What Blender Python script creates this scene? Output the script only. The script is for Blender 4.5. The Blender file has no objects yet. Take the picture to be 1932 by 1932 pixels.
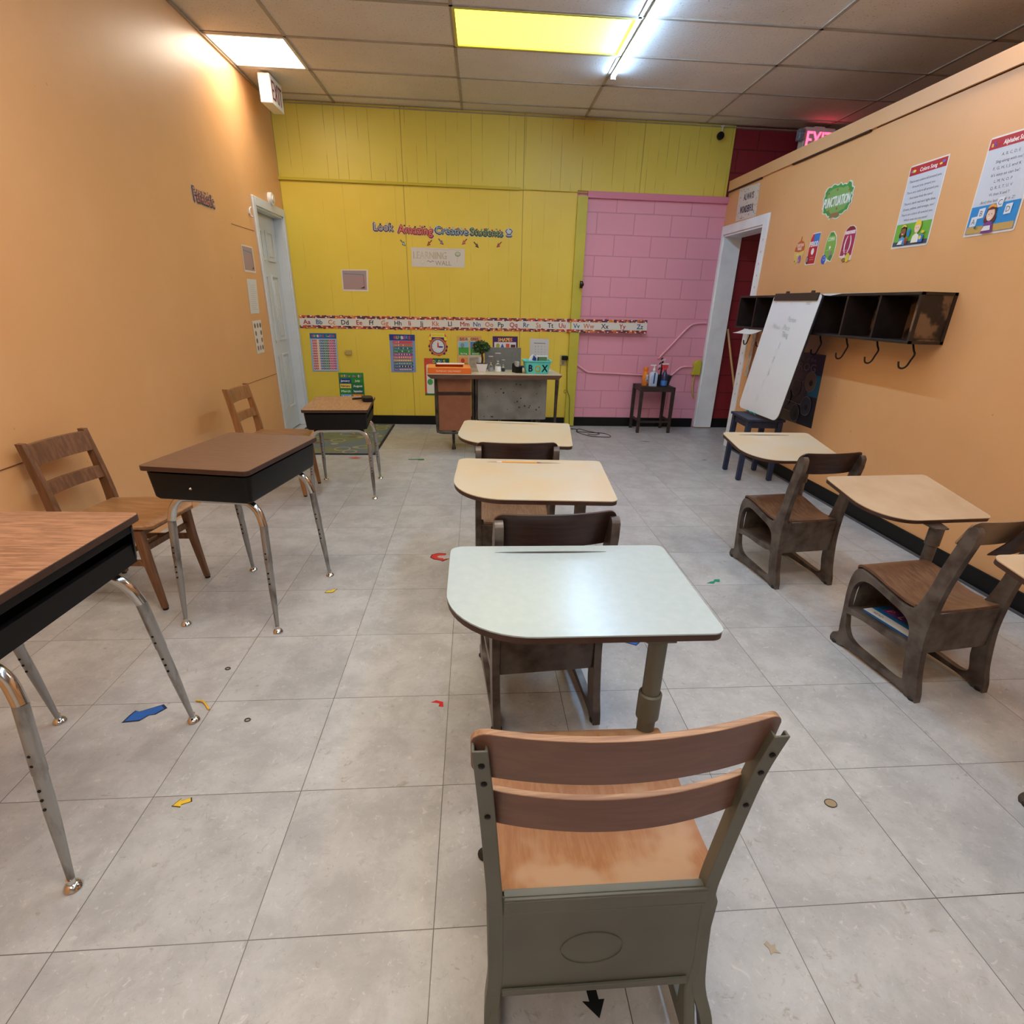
import bpy, bmesh, math, random
from mathutils import Vector, Matrix
from mathutils.geometry import tessellate_polygon
PI = math.pi
S = bpy.context.scene
COL = S.collection
random.seed(7)

# ------------------------------------------------------------------ camera
cam = bpy.data.cameras.new('camera')
cam.sensor_width = 36.0
cam.lens = 36.0 * 1032.36 / 1932.0
cam.shift_x = -14.35 / 1932.0
cam.shift_y = 64.92 / 1932.0
cam.clip_start = 0.02
co = bpy.data.objects.new('camera', cam)
COL.objects.link(co)
yaw, pit, rol = 0.0868, -0.417, 0.0287
f_ = Vector((math.sin(yaw) * math.cos(pit), math.cos(yaw) * math.cos(pit), math.sin(pit)))
r0 = Vector((math.cos(yaw), -math.sin(yaw), 0))
u0 = r0.cross(f_)
r_ = r0 * math.cos(rol) + u0 * math.sin(rol)
u_ = u0 * math.cos(rol) - r0 * math.sin(rol)
m = Matrix((r_, u_, -f_)).transposed().to_4x4()
m.translation = Vector((0, 0, 1.3431))
co.matrix_world = m
S.camera = co

# ------------------------------------------------------------------ world, exposure
w = bpy.data.worlds.new('world')
S.world = w
w.use_nodes = True
w.node_tree.nodes['Background'].inputs[0].default_value = (0.6, 0.65, 0.7, 1)
w.node_tree.nodes['Background'].inputs[1].default_value = 0.05
S.view_settings.view_transform = 'Standard'
S.view_settings.look = 'None'
S.view_settings.gamma = 1.0
S.view_settings.exposure = 0.38
TUBE_E, TROF_E, YEL_E = 44.0, 12.0, 2.6      # what the lamps give off

# ------------------------------------------------------------------ materials
def lin(c):
    return tuple((x / 12.92 if x <= 0.04045 else ((x + 0.055) / 1.055) ** 2.4) for x in [v / 255.0 for v in c])
_M = {}
def newmat(name):
    mt = bpy.data.materials.new(name)
    mt.use_nodes = True
    nt = mt.node_tree
    return mt, nt, nt.nodes['Principled BSDF']
def N(nt, t, **kw):
    n = nt.nodes.new(t)
    for k, v in kw.items():
        if hasattr(n, k):
            setattr(n, k, v)
        else:
            n.inputs[k].default_value = v
    return n
def mat(name, c, rough=0.6, metal=0.0, spec=0.5, noise=0.0, nscale=30.0, bump=0.0, stretch=(1, 1, 1), c2=None, lo=0.35, hi=0.65, coat=0.0):
    if name in _M:
        return _M[name]
    mt, nt, b = newmat(name)
    b.inputs['Roughness'].default_value = rough
    b.inputs['Metallic'].default_value = metal
    b.inputs['Specular IOR Level'].default_value = spec
    b.inputs['Coat Weight'].default_value = coat
    A = lin(c)
    b.inputs['Base Color'].default_value = (*A, 1)
    if noise > 0 or c2 is not None or bump > 0:
        tc = N(nt, 'ShaderNodeTexCoord')
        mp = N(nt, 'ShaderNodeMapping')
        mp.inputs['Scale'].default_value = stretch
        nt.links.new(tc.outputs['Object'], mp.inputs[0])
        nz = N(nt, 'ShaderNodeTexNoise')
        nz.inputs['Scale'].default_value = nscale
        nz.inputs['Detail'].default_value = 7
        nt.links.new(mp.outputs[0], nz.inputs['Vector'])
        if noise > 0 or c2 is not None:
            B_ = lin(c2) if c2 is not None else tuple(x * (1 - noise) for x in A)
            cr = N(nt, 'ShaderNodeValToRGB')
            cr.color_ramp.elements[0].position = lo
            cr.color_ramp.elements[1].position = hi
            cr.color_ramp.elements[0].color = (*B_, 1)
            cr.color_ramp.elements[1].color = (*A, 1)
            nt.links.new(nz.outputs[0], cr.inputs[0])
            nt.links.new(cr.outputs[0], b.inputs['Base Color'])
        if bump > 0:
            bp = N(nt, 'ShaderNodeBump')
            bp.inputs['Strength'].default_value = bump
            bp.inputs['Distance'].default_value = 0.002
            nt.links.new(nz.outputs[0], bp.inputs['Height'])
            nt.links.new(bp.outputs[0], b.inputs['Normal'])
    _M[name] = mt
    return mt
def ink(c, rough=0.45):
    k = 'print_%02x%02x%02x' % tuple(int(v) for v in c)
    return mat(k, c, rough)
def emit(name, c, s):
    if name in _M:
        return _M[name]
    mt, nt, b = newmat(name)
    b.inputs['Base Color'].default_value = (0.8, 0.8, 0.8, 1)
    b.inputs['Emission Color'].default_value = (*c, 1)
    b.inputs['Emission Strength'].default_value = s
    _M[name] = mt
    return mt
def glass(name, c=(1, 1, 1), rough=0.02, ior=1.2):
    if name in _M:
        return _M[name]
    mt, nt, b = newmat(name)
    b.inputs['Base Color'].default_value = (*c, 1)
    b.inputs['Transmission Weight'].default_value = 1
    b.inputs['Roughness'].default_value = rough
    b.inputs['IOR'].default_value = ior
    _M[name] = mt
    return mt
def math_(nt, op, a, b=None, c=None):
    n = nt.nodes.new('ShaderNodeMath'); n.operation = op
    for i, v in enumerate((a, b, c)):
        if v is None: continue
        if isinstance(v, (int, float)): n.inputs[i].default_value = v
        else: nt.links.new(v, n.inputs[i])
    return n.outputs[0]
def mixc(nt, fac, a, b, mode='MIX'):
    n = nt.nodes.new('ShaderNodeMix'); n.data_type = 'RGBA'; n.blend_type = mode
    for i, v in ((0, fac), (6, a), (7, b)):
        if isinstance(v, (int, float)): n.inputs[i].default_value = v
        elif isinstance(v, tuple): n.inputs[i].default_value = (*v, 1) if len(v) == 3 else v
        else: nt.links.new(v, n.inputs[i])
    return n.outputs[2]
def noise_(nt, vec, scale, detail=5, rough=0.55, dist=0.0):
    n = nt.nodes.new('ShaderNodeTexNoise')
    n.inputs['Scale'].default_value = scale; n.inputs['Detail'].default_value = detail
    n.inputs['Roughness'].default_value = rough; n.inputs['Distortion'].default_value = dist
    if vec is not None: nt.links.new(vec, n.inputs['Vector'])
    return n.outputs[0]
def smooth_(nt, v, lo, hi):
    n = nt.nodes.new('ShaderNodeMapRange'); n.interpolation_type = 'SMOOTHSTEP'
    nt.links.new(v, n.inputs[0]); n.inputs[1].default_value = lo; n.inputs[2].default_value = hi
    return n.outputs[0]
def objxyz(nt):
    tc = nt.nodes.new('ShaderNodeTexCoord'); sp = nt.nodes.new('ShaderNodeSeparateXYZ')
    nt.links.new(tc.outputs['Object'], sp.inputs[0])
    return tc.outputs['Object'], sp.outputs[0], sp.outputs[1], sp.outputs[2]

def m_floor():
    mt, nt, b = newmat('vinyl_tile')
    P, x, y, z = objxyz(nt)
    T = 0.4192
    gx = math_(nt, 'DIVIDE', math_(nt, 'ADD', x, 0.105), T)
    gy = math_(nt, 'DIVIDE', math_(nt, 'SUBTRACT', y, 0.8189), T)
    ix = math_(nt, 'FLOOR', gx); iy = math_(nt, 'FLOOR', gy)
    ex = math_(nt, 'PINGPONG', gx, 0.5); ey = math_(nt, 'PINGPONG', gy, 0.5)
    e = math_(nt, 'MINIMUM', ex, ey)
    line = math_(nt, 'SUBTRACT', 1.0, smooth_(nt, e, 0.0016, 0.0036))
    cx = nt.nodes.new('ShaderNodeCombineXYZ'); nt.links.new(ix, cx.inputs[0]); nt.links.new(iy, cx.inputs[1])
    wn = nt.nodes.new('ShaderNodeTexWhiteNoise'); nt.links.new(cx.outputs[0], wn.inputs[0])
    off = nt.nodes.new('ShaderNodeVectorMath'); off.operation = 'MULTIPLY_ADD'
    nt.links.new(wn.outputs['Color'], off.inputs[0]); off.inputs[1].default_value = (40, 40, 40); nt.links.new(P, off.inputs[2])
    n1 = noise_(nt, off.outputs[0], 6.5, 8, 0.68, 0.3)
    n2 = noise_(nt, off.outputs[0], 22, 10, 0.72, 0.6)
    n3 = noise_(nt, P, 90, 3, 0.6)
    n4 = noise_(nt, off.outputs[0], 48, 6, 0.75, 0.8)
    c = mixc(nt, smooth_(nt, n1, 0.34, 0.66), lin((167, 169, 171)), lin((187, 190, 192)))
    c = mixc(nt, math_(nt, 'MULTIPLY', smooth_(nt, n4, 0.56, 0.66), 0.55), c, lin((160, 156, 153)))
    c = mixc(nt, math_(nt, 'MULTIPLY', smooth_(nt, n4, 0.42, 0.34), 0.5), c, lin((214, 213, 211)))
    c = mixc(nt, smooth_(nt, n2, 0.40, 0.33), c, lin((160, 156, 152)))
    c = mixc(nt, smooth_(nt, n2, 0.60, 0.72), c, lin((204, 203, 200)))
    c = mixc(nt, math_(nt, 'MULTIPLY', smooth_(nt, n3, 0.70, 0.76), 0.5), c, lin((110, 100, 92)))
    tint = math_(nt, 'MULTIPLY_ADD', wn.outputs['Value'], 0.07, 0.95)
    tc_ = nt.nodes.new('ShaderNodeCombineColor')
    for i in range(3): nt.links.new(tint, tc_.inputs[i])
    c = mixc(nt, 1.0, c, tc_.outputs[0], 'MULTIPLY')
    lfade = math_(nt, 'MULTIPLY', line, math_(nt, 'MULTIPLY_ADD', noise_(nt, P, 1.7, 2), 1.0, 0.35))
    c = mixc(nt, lfade, c, lin((62, 56, 52)))
    nt.links.new(c, b.inputs['Base Color'])
    rr = math_(nt, 'MULTIPLY_ADD', n2, 0.16, 0.30)
    nt.links.new(rr, b.inputs['Roughness'])
    bp = N(nt, 'ShaderNodeBump'); bp.inputs['Strength'].default_value = 0.12; bp.inputs['Distance'].default_value = 0.002
    nt.links.new(math_(nt, 'SUBTRACT', n2, line), bp.inputs['Height']); nt.links.new(bp.outputs[0], b.inputs['Normal'])
    return mt
def m_painted(name, c, c2, drips=0.0):
    mt, nt, b = newmat(name)
    P, x, y, z = objxyz(nt)
    n1 = noise_(nt, P, 1.3, 5, 0.6)
    n2 = noise_(nt, P, 60, 4, 0.6)
    cc = mixc(nt, smooth_(nt, n1, 0.35, 0.7), lin(c), lin(c2))
    sp = smooth_(nt, noise_(nt, P, 22, 2), 0.76, 0.80)
    cc = mixc(nt, math_(nt, 'MULTIPLY', sp, 0.35), cc, lin((140, 90, 50)))
    nt.links.new(cc, b.inputs['Base Color'])
    b.inputs['Roughness'].default_value = 0.42
    bp = N(nt, 'ShaderNodeBump'); bp.inputs['Strength'].default_value = 0.25; bp.inputs['Distance'].default_value = 0.002
    nt.links.new(n2, bp.inputs['Height']); nt.links.new(bp.outputs[0], b.inputs['Normal'])
    return mt
def m_planks(name, c, c2, dens, strength):
    mt, nt, b = newmat(name)
    P, x, y, z = objxyz(nt)
    vo = nt.nodes.new('ShaderNodeTexVoronoi'); vo.voronoi_dimensions = '1D'; vo.feature = 'DISTANCE_TO_EDGE'
    vo.inputs['Scale'].default_value = dens; vo.inputs['Randomness'].default_value = 0.8
    nt.links.new(x, vo.inputs['W'])
    line = math_(nt, 'SUBTRACT', 1.0, smooth_(nt, vo.outputs['Distance'], 0.004, 0.004 + 0.0016 * dens))
    cb = nt.nodes.new('ShaderNodeCombineXYZ')
    nt.links.new(math_(nt, 'MULTIPLY', x, 3.0), cb.inputs[0]); nt.links.new(math_(nt, 'MULTIPLY', z, 1.2), cb.inputs[1])
    brk = smooth_(nt, noise_(nt, cb.outputs[0], 2.2, 3), 0.42, 0.60)
    f = math_(nt, 'MULTIPLY', math_(nt, 'MULTIPLY', line, brk), strength)
    seam = math_(nt, 'SUBTRACT', 1.0, smooth_(nt, math_(nt, 'PINGPONG', math_(nt, 'DIVIDE', math_(nt, 'ADD', x, 1.93), 1.2192), 0.5), 0.0015, 0.004))
    f = math_(nt, 'MAXIMUM', f, math_(nt, 'MULTIPLY', seam, 0.6))
    n1 = noise_(nt, P, 1.6, 4)
    cc = mixc(nt, smooth_(nt, n1, 0.35, 0.68), lin(c), lin(c2))
    cc = mixc(nt, f, cc, lin((78, 68, 16)))
    nt.links.new(cc, b.inputs['Base Color'])
    b.inputs['Roughness'].default_value = 0.45
    bp = N(nt, 'ShaderNodeBump'); bp.inputs['Strength'].default_value = 0.5; bp.inputs['Distance'].default_value = 0.003
    nt.links.new(math_(nt, 'SUBTRACT', math_(nt, 'MULTIPLY', noise_(nt, P, 50, 3), 0.15), f), bp.inputs['Height'])
    nt.links.new(bp.outputs[0], b.inputs['Normal'])
    return mt
def m_blocks(name, c, c2, cm):
    mt, nt, b = newmat(name)
    P, x, y, z = objxyz(nt)
    cb = nt.nodes.new('ShaderNodeCombineXYZ')
    nt.links.new(math_(nt, 'ADD', x, 0.12), cb.inputs[0]); nt.links.new(math_(nt, 'SUBTRACT', z, 0.012), cb.inputs[1])
    br = nt.nodes.new('ShaderNodeTexBrick'); nt.links.new(cb.outputs[0], br.inputs['Vector'])
    br.inputs['Scale'].default_value = 1.0; br.inputs['Brick Width'].default_value = 0.407; br.inputs['Row Height'].default_value = 0.2036
    br.inputs['Mortar Size'].default_value = 0.005; br.inputs['Mortar Smooth'].default_value = 0.3
    br.inputs['Color1'].default_value = (*lin(c), 1); br.inputs['Color2'].default_value = (*lin(c2), 1)
    br.inputs['Mortar'].default_value = (*lin(cm), 1)
    nt.links.new(br.outputs['Color'], b.inputs['Base Color'])
    b.inputs['Roughness'].default_value = 0.45
    bp = N(nt, 'ShaderNodeBump'); bp.inputs['Strength'].default_value = 0.7; bp.inputs['Distance'].default_value = 0.006
    h = math_(nt, 'SUBTRACT', math_(nt, 'MULTIPLY', noise_(nt, P, 45, 4), 0.25), br.outputs['Fac'])
    nt.links.new(h, bp.inputs['Height']); nt.links.new(bp.outputs[0], b.inputs['Normal'])
    return mt
def m_ceiling():
    mt, nt, b = newmat('acoustic_tile')
    P, x, y, z = objxyz(nt)
    n1 = noise_(nt, P, 0.9, 4)
    n2 = noise_(nt, P, 70, 3, 0.7)
    cc = mixc(nt, smooth_(nt, n1, 0.35, 0.65), lin((212, 207, 202)), lin((226, 221, 216)))
    cc = mixc(nt, math_(nt, 'MULTIPLY', smooth_(nt, n2, 0.60, 0.68), 0.55), cc, lin((110, 90, 75)))
    nt.links.new(cc, b.inputs['Base Color']); b.inputs['Roughness'].default_value = 0.85
    bp = N(nt, 'ShaderNodeBump'); bp.inputs['Strength'].default_value = 0.6; bp.inputs['Distance'].default_value = 0.003
    nt.links.new(n2, bp.inputs['Height']); nt.links.new(bp.outputs[0], b.inputs['Normal'])
    return mt
def m_grain(name, c, c2, rough=0.4, sc=9.0, stretch=(1, 14, 14), bump=0.1, c3=None):
    if name in _M: return _M[name]
    mt, nt, b = newmat(name)
    tc = N(nt, 'ShaderNodeTexCoord'); mp = N(nt, 'ShaderNodeMapping'); mp.inputs['Scale'].default_value = stretch
    nt.links.new(tc.outputs['Object'], mp.inputs[0])
    n1 = noise_(nt, mp.outputs[0], sc, 7, 0.62, 0.6)
    cc = mixc(nt, smooth_(nt, n1, 0.36, 0.62), lin(c), lin(c2))
    if c3 is not None:
        n2 = noise_(nt, tc.outputs['Object'], 6.0, 3)
        cc = mixc(nt, smooth_(nt, n2, 0.48, 0.62), cc, lin(c3))
    nt.links.new(cc, b.inputs['Base Color']); b.inputs['Roughness'].default_value = rough
    bp = N(nt, 'ShaderNodeBump'); bp.inputs['Strength'].default_value = bump; bp.inputs['Distance'].default_value = 0.001
    nt.links.new(n1, bp.inputs['Height']); nt.links.new(bp.outputs[0], b.inputs['Normal'])
    _M[name] = mt
    return mt

FLOORM = m_floor()
ORANGE = m_painted('orange_paint', (222, 166, 110), (227, 172, 118))
YLOW = m_planks('yellow_planks_lower', (226, 198, 70), (230, 204, 78), 5.2, 0.30)
YUP = m_planks('yellow_planks_upper', (216, 196, 78), (220, 202, 86), 9.0, 0.9)
PINK = m_blocks('pink_block', (230, 160, 182), (229, 158, 180), (207, 142, 162))
RED = m_blocks('red_block', (134, 34, 44), (130, 32, 42), (92, 20, 30))
CEIL = m_ceiling()
BLACKBASE = mat('black_vinyl_base', (12, 12, 13), 0.5, spec=0.3, noise=0.3, nscale=8)
WHITEP = mat('white_trim_paint', (212, 218, 224), 0.42, noise=0.05, nscale=6)
STEEL_BR = mat('brown_worn_steel', (106, 99, 93), 0.38, 0.35, noise=0.0, c2=(72, 60, 55), nscale=13, bump=0.2, lo=0.36, hi=0.62)
STEEL_GR = mat('grey_green_steel', (102, 104, 94), 0.48, 0.1, c2=(88, 89, 80), nscale=5, bump=0.05, lo=0.3, hi=0.7)
CHROME = mat('worn_chrome', (160, 160, 158), 0.3, 0.7, c2=(110, 104, 100), nscale=22, stretch=(1, 1, 0.3), lo=0.34, hi=0.5)
BRIGHTCH = mat('glide_chrome', (210, 208, 204), 0.14, 1.0)
BLACKPL = mat('black_plastic', (10, 10, 12), 0.5, spec=0.3, noise=0.2, nscale=60, bump=0.1)
DARKWOOD = m_grain('dark_plywood', (62, 38, 30), (44, 26, 22), 0.33, 6, (1, 10, 10))
MIDWOOD = m_grain('brown_plywood', (116, 84, 72), (106, 76, 65), 0.4, 4, (1, 14, 14), 0.05)
SEATWOOD = m_grain('worn_seat_ply', (146, 120, 96), (128, 100, 78), 0.35, 6, (12, 1, 12), 0.15, (136, 104, 78))
SEATORANGE = m_grain('orange_seat_ply', (158, 116, 80), (146, 100, 66), 0.38, 5, (16, 1.5, 16), 0.08, (168, 136, 106))
SEATBROWN = m_grain('old_brown_seat_ply', (116, 88, 66), (88, 62, 46), 0.3, 6, (12, 1, 12), 0.15, (104, 74, 54))
OAK = m_grain('oak', (128, 88, 60), (104, 70, 46), 0.45, 5, (14, 14, 1), 0.1)
OAKL = m_grain('light_oak', (164, 114, 70), (138, 92, 54), 0.45, 5, (14, 14, 1), 0.1)
OAKSEAT = m_grain('oak_seat', (168, 124, 82), (142, 100, 62), 0.35, 6, (12, 1, 12), 0.1)
LAMTOP = m_grain('walnut_laminate', (176, 132, 104), (134, 96, 74), 0.4, 8, (1.4, 16, 16), 0.12)
LAMTOP2 = m_grain('dark_walnut_laminate', (112, 84, 68), (100, 74, 60), 0.33, 7, (1.4, 12, 12), 0.05)
LAMTOP3 = m_grain('tan_laminate', (178, 134, 98), (150, 108, 76), 0.4, 9, (14, 1.4, 14), 0.1)
BEIGE = mat('beige_laminate', (198, 180, 150), 0.3, c2=(194, 187, 170), nscale=5, lo=0.35, hi=0.65)
BLUEWH = mat('pale_blue_laminate', (178, 194, 200), 0.24, c2=(172, 189, 196), nscale=40, lo=0.3, hi=0.7)
TINTLAM = mat('bounce_tinted_worn_laminate', (188, 160, 128), 0.32, c2=(200, 178, 148), nscale=7, lo=0.35, hi=0.7)  # beige top, browned in its colour for light reflected off the wall
EDGE = mat('brown_edge_band', (70, 46, 36), 0.45, noise=0.3, nscale=30)
PLYEDGE = m_grain('ply_edge', (172, 138, 108), (138, 104, 80), 0.5, 6, (1, 20, 20), 0.05)
RUBBER = mat('rubber', (30, 27, 26), 0.7)
SCREW = mat('dark_screw', (28, 24, 22), 0.4, 0.6)
NAVY = mat('navy_paint', (36, 48, 76), 0.5, noise=0.3, nscale=20)
ESPRESSO = mat('espresso_wood', (52, 40, 36), 0.5, noise=0.3, nscale=20)
CUBBYD = mat('dark_stained_wood', (42, 29, 26), 0.5, c2=(24, 16, 14), nscale=9, lo=0.35, hi=0.6, bump=0.2)
CUBBYT = mat('patchy_varnish', (118, 88, 62), 0.5, c2=(34, 24, 20), nscale=5.5, lo=0.47, hi=0.53)

# ------------------------------------------------------------------ geometry helpers
class MB:
    def __init__(s):
        s.bm = bmesh.new(); s.mats = []
    def mi(s, m_):
        if m_ is None: return 0
        if m_ not in s.mats: s.mats.append(m_)
        return s.mats.index(m_)
    def faces(s, vs, fs, m_=None):
        k = s.mi(m_); V = [s.bm.verts.new(v) for v in vs]; out = []
        for f in fs:
            try:
                fc = s.bm.faces.new([V[i] for i in f]); fc.material_index = k; out.append(fc)
            except ValueError:
                pass
        return V
    def box(s, x0, y0, z0, x1, y1, z1, m_=None, M=None):
        vs = [Vector((x, y, z)) for z in (z0, z1) for y in (y0, y1) for x in (x0, x1)]
        if M is not None: vs = [M @ v for v in vs]
        s.faces(vs, [(0, 2, 3, 1), (4, 5, 7, 6), (0, 1, 5, 4), (2, 6, 7, 3), (0, 4, 6, 2), (1, 3, 7, 5)], m_)
        return s
    def bar(s, a, b, wx, wy, m_=None, up=(0, 0, 1)):
        a = Vector(a); b = Vector(b); d = b - a; L = d.length
        z = d.normalized(); u = Vector(up)
        if abs(z.dot(u)) > 0.98: u = Vector((0, 1, 0))
        x = u.cross(z).normalized(); y = z.cross(x)
        M = Matrix((x, y, z)).transposed().to_4x4(); M.translation = a
        return s.box(-wx / 2, -wy / 2, 0, wx / 2, wy / 2, L, m_, M)
    def loft(s, rings, m_=None, close=True, caps=True):
        n = len(rings[0]); vs = [v for r in rings for v in r]; fs = []
        for i in range(len(rings) - 1):
            for j in range(n if close else n - 1):
                a = i * n + j; b = i * n + (j + 1) % n
                fs.append((a, b, b + n, a + n))
        if caps and close:
            fs.append(tuple(range(n - 1, -1, -1))); fs.append(tuple((len(rings) - 1) * n + j for j in range(n)))
        s.faces(vs, fs, m_); return s
    def tube(s, pts, r, m_=None, n=12, flat=1.0):
        pts = [Vector(p) for p in pts]; rs = r if isinstance(r, (list, tuple)) else [r] * len(pts)
        rings = []; prev = None
        for i, p in enumerate(pts):
            t = (pts[min(i + 1, len(pts) - 1)] - pts[max(i - 1, 0)]).normalized()
            if prev is None:
                u = Vector((0, 0, 1)) if abs(t.z) < 0.9 else Vector((1, 0, 0))
                x = t.cross(u).normalized()
            else:
                x = (prev - t * prev.dot(t)).normalized()
            prev = x; y = t.cross(x)
            rings.append([p + (x * math.cos(2 * PI * k / n) + y * math.sin(2 * PI * k / n) * flat) * rs[i] for k in range(n)])
        return s.loft(rings, m_)
    def lathe(s, prof, c=(0, 0, 0), m_=None, n=20, M=None):
        c = Vector(c); rings = []
        for r, z in prof:
            ring = [Vector((r * math.cos(2 * PI * k / n), r * math.sin(2 * PI * k / n), z)) for k in range(n)]
            if M is not None: ring = [M @ v for v in ring]
            rings.append([v + c for v in ring])
        return s.loft(rings, m_)
    def prism(s, outer, holes, fn, t0, t1, m_=None, m_side=None):
        """outer/holes: 2D lists; fn(a,b,t)->Vector."""
        loops = [outer] + list(holes)
        tri = tessellate_polygon([[Vector((a, b, 0)) for a, b in lp] for lp in loops])
        flat = [p for lp in loops for p in lp]
        def side_of(t):
            return [s.bm.verts.new(fn(a, b, t)) for a, b in flat]
        A = side_of(t0); B = side_of(t1); k = s.mi(m_); k2 = s.mi(m_side) if m_side is not None else k
        for t in tri:
            for L, o in ((A, 1), (B, -1)):
                try:
                    f = s.bm.faces.new([L[i] for i in (t if o > 0 else reversed(t))]); f.material_index = k
                except ValueError: pass
        o = 0
        for lp in loops:
            n = len(lp)
            for j in range(n):
                a, b = o + j, o + (j + 1) % n
                try:
                    f = s.bm.faces.new([A[a], A[b], B[b], B[a]]); f.material_index = k2
                except ValueError: pass
            o += n
        return s
    def mesh(s, name, m_=None, angle=38):
        bmesh.ops.recalc_face_normals(s.bm, faces=s.bm.faces)
        me = bpy.data.meshes.new(name); s.bm.to_mesh(me); s.bm.free()
        for x in (s.mats if s.mats else [m_]): me.materials.append(x)
        me.polygons.foreach_set('use_smooth', [True] * len(me.polygons))
        me.set_sharp_from_angle(angle=math.radians(angle))
        return me
    def build(s, name, m_=None, parent=None, bevel=0.0, label=None, loc=None, rz=None, seg=2):
        o = bpy.data.objects.new(name, s.mesh(name, m_)); COL.objects.link(o)
        if parent is not None: o.parent = parent
        if loc is not None: o.location = loc
        if rz is not None: o.rotation_euler = (0, 0, rz)
        if bevel > 0:
            b = o.modifiers.new('bevel', 'BEVEL'); b.width = bevel; b.segments = seg; b.limit_method = 'ANGLE'; b.angle_limit = math.radians(40)
        if label: o['label'] = label
        return o
def tag(o, label, cat, group=None, kind=None):
    o['label'] = label; o['category'] = cat
    if group: o['group'] = group
    if kind: o['kind'] = kind
    return o
def thing(name, label, cat, loc=(0, 0, 0), rz=0.0, group=None):
    o = bpy.data.objects.new(name, None); COL.objects.link(o)
    o.empty_display_size = 0.1; o.location = loc; o.rotation_euler = (0, 0, rz)
    return tag(o, label, cat, group)
def struct(o):
    o['kind'] = 'structure'; return o
def spline(pts, n=8):
    """Catmull-Rom through 3D/2D points"""
    P = [Vector(p) for p in pts]; out = []
    for i in range(len(P) - 1):
        a = P[max(i - 1, 0)]; b = P[i]; c = P[i + 1]; d = P[min(i + 2, len(P) - 1)]
        for k in range(n):
            t = k / n
            out.append(0.5 * ((2 * b) + (c - a) * t + (2 * a - 5 * b + 4 * c - d) * t * t + (3 * b - a - 3 * c + d) * t ** 3))
    out.append(P[-1]); return out
def rrect(w, d, rs, n=8):
    """rounded rectangle centred, rs=(bl,br,tr,tl)"""
    out = []
    for (cx, cy, a0), r in zip(((-w/2, -d/2, PI), (w/2, -d/2, 1.5*PI), (w/2, d/2, 0), (-w/2, d/2, 0.5*PI)), rs):
        px = cx + (r if cx < 0 else -r); py = cy + (r if cy < 0 else -r)
        for k in range(n + 1):
            a = a0 + k / n * PI / 2
            out.append((px + r * math.cos(a), py + r * math.sin(a)))
    return out
XY = lambda a, b, t: Vector((a, b, t))
YZ = lambda a, b, t: Vector((t, a, b))
XZ = lambda a, b, t: Vector((a, t, b))

_dg = None
_TX = {}
def text_tris(s_):
    """flat triangles of a line of lettering, 1 unit high, starting at x=0"""
    if s_ in _TX: return _TX[s_]
    cu = bpy.data.curves.new('t', 'FONT'); cu.body = s_; cu.size = 1.0; cu.resolution_u = 2
    o = bpy.data.objects.new('t', cu); COL.objects.link(o)
    dg = bpy.context.evaluated_depsgraph_get(); dg.update()
    me = o.evaluated_get(dg).to_mesh()
    me.calc_loop_triangles()
    V = [(v.co.x, v.co.y) for v in me.vertices]; T = [tuple(t.vertices) for t in me.loop_triangles]
    o.evaluated_get(dg).to_mesh_clear()
    COL.objects.unlink(o); bpy.data.objects.remove(o); bpy.data.curves.remove(cu)
    if V:
        x0 = min(v[0] for v in V); V = [(x - x0, y) for x, y in V]
    w_ = max([v[0] for v in V] + [0.01]); _TX[s_] = (V, T, w_)
    return _TX[s_]
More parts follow.
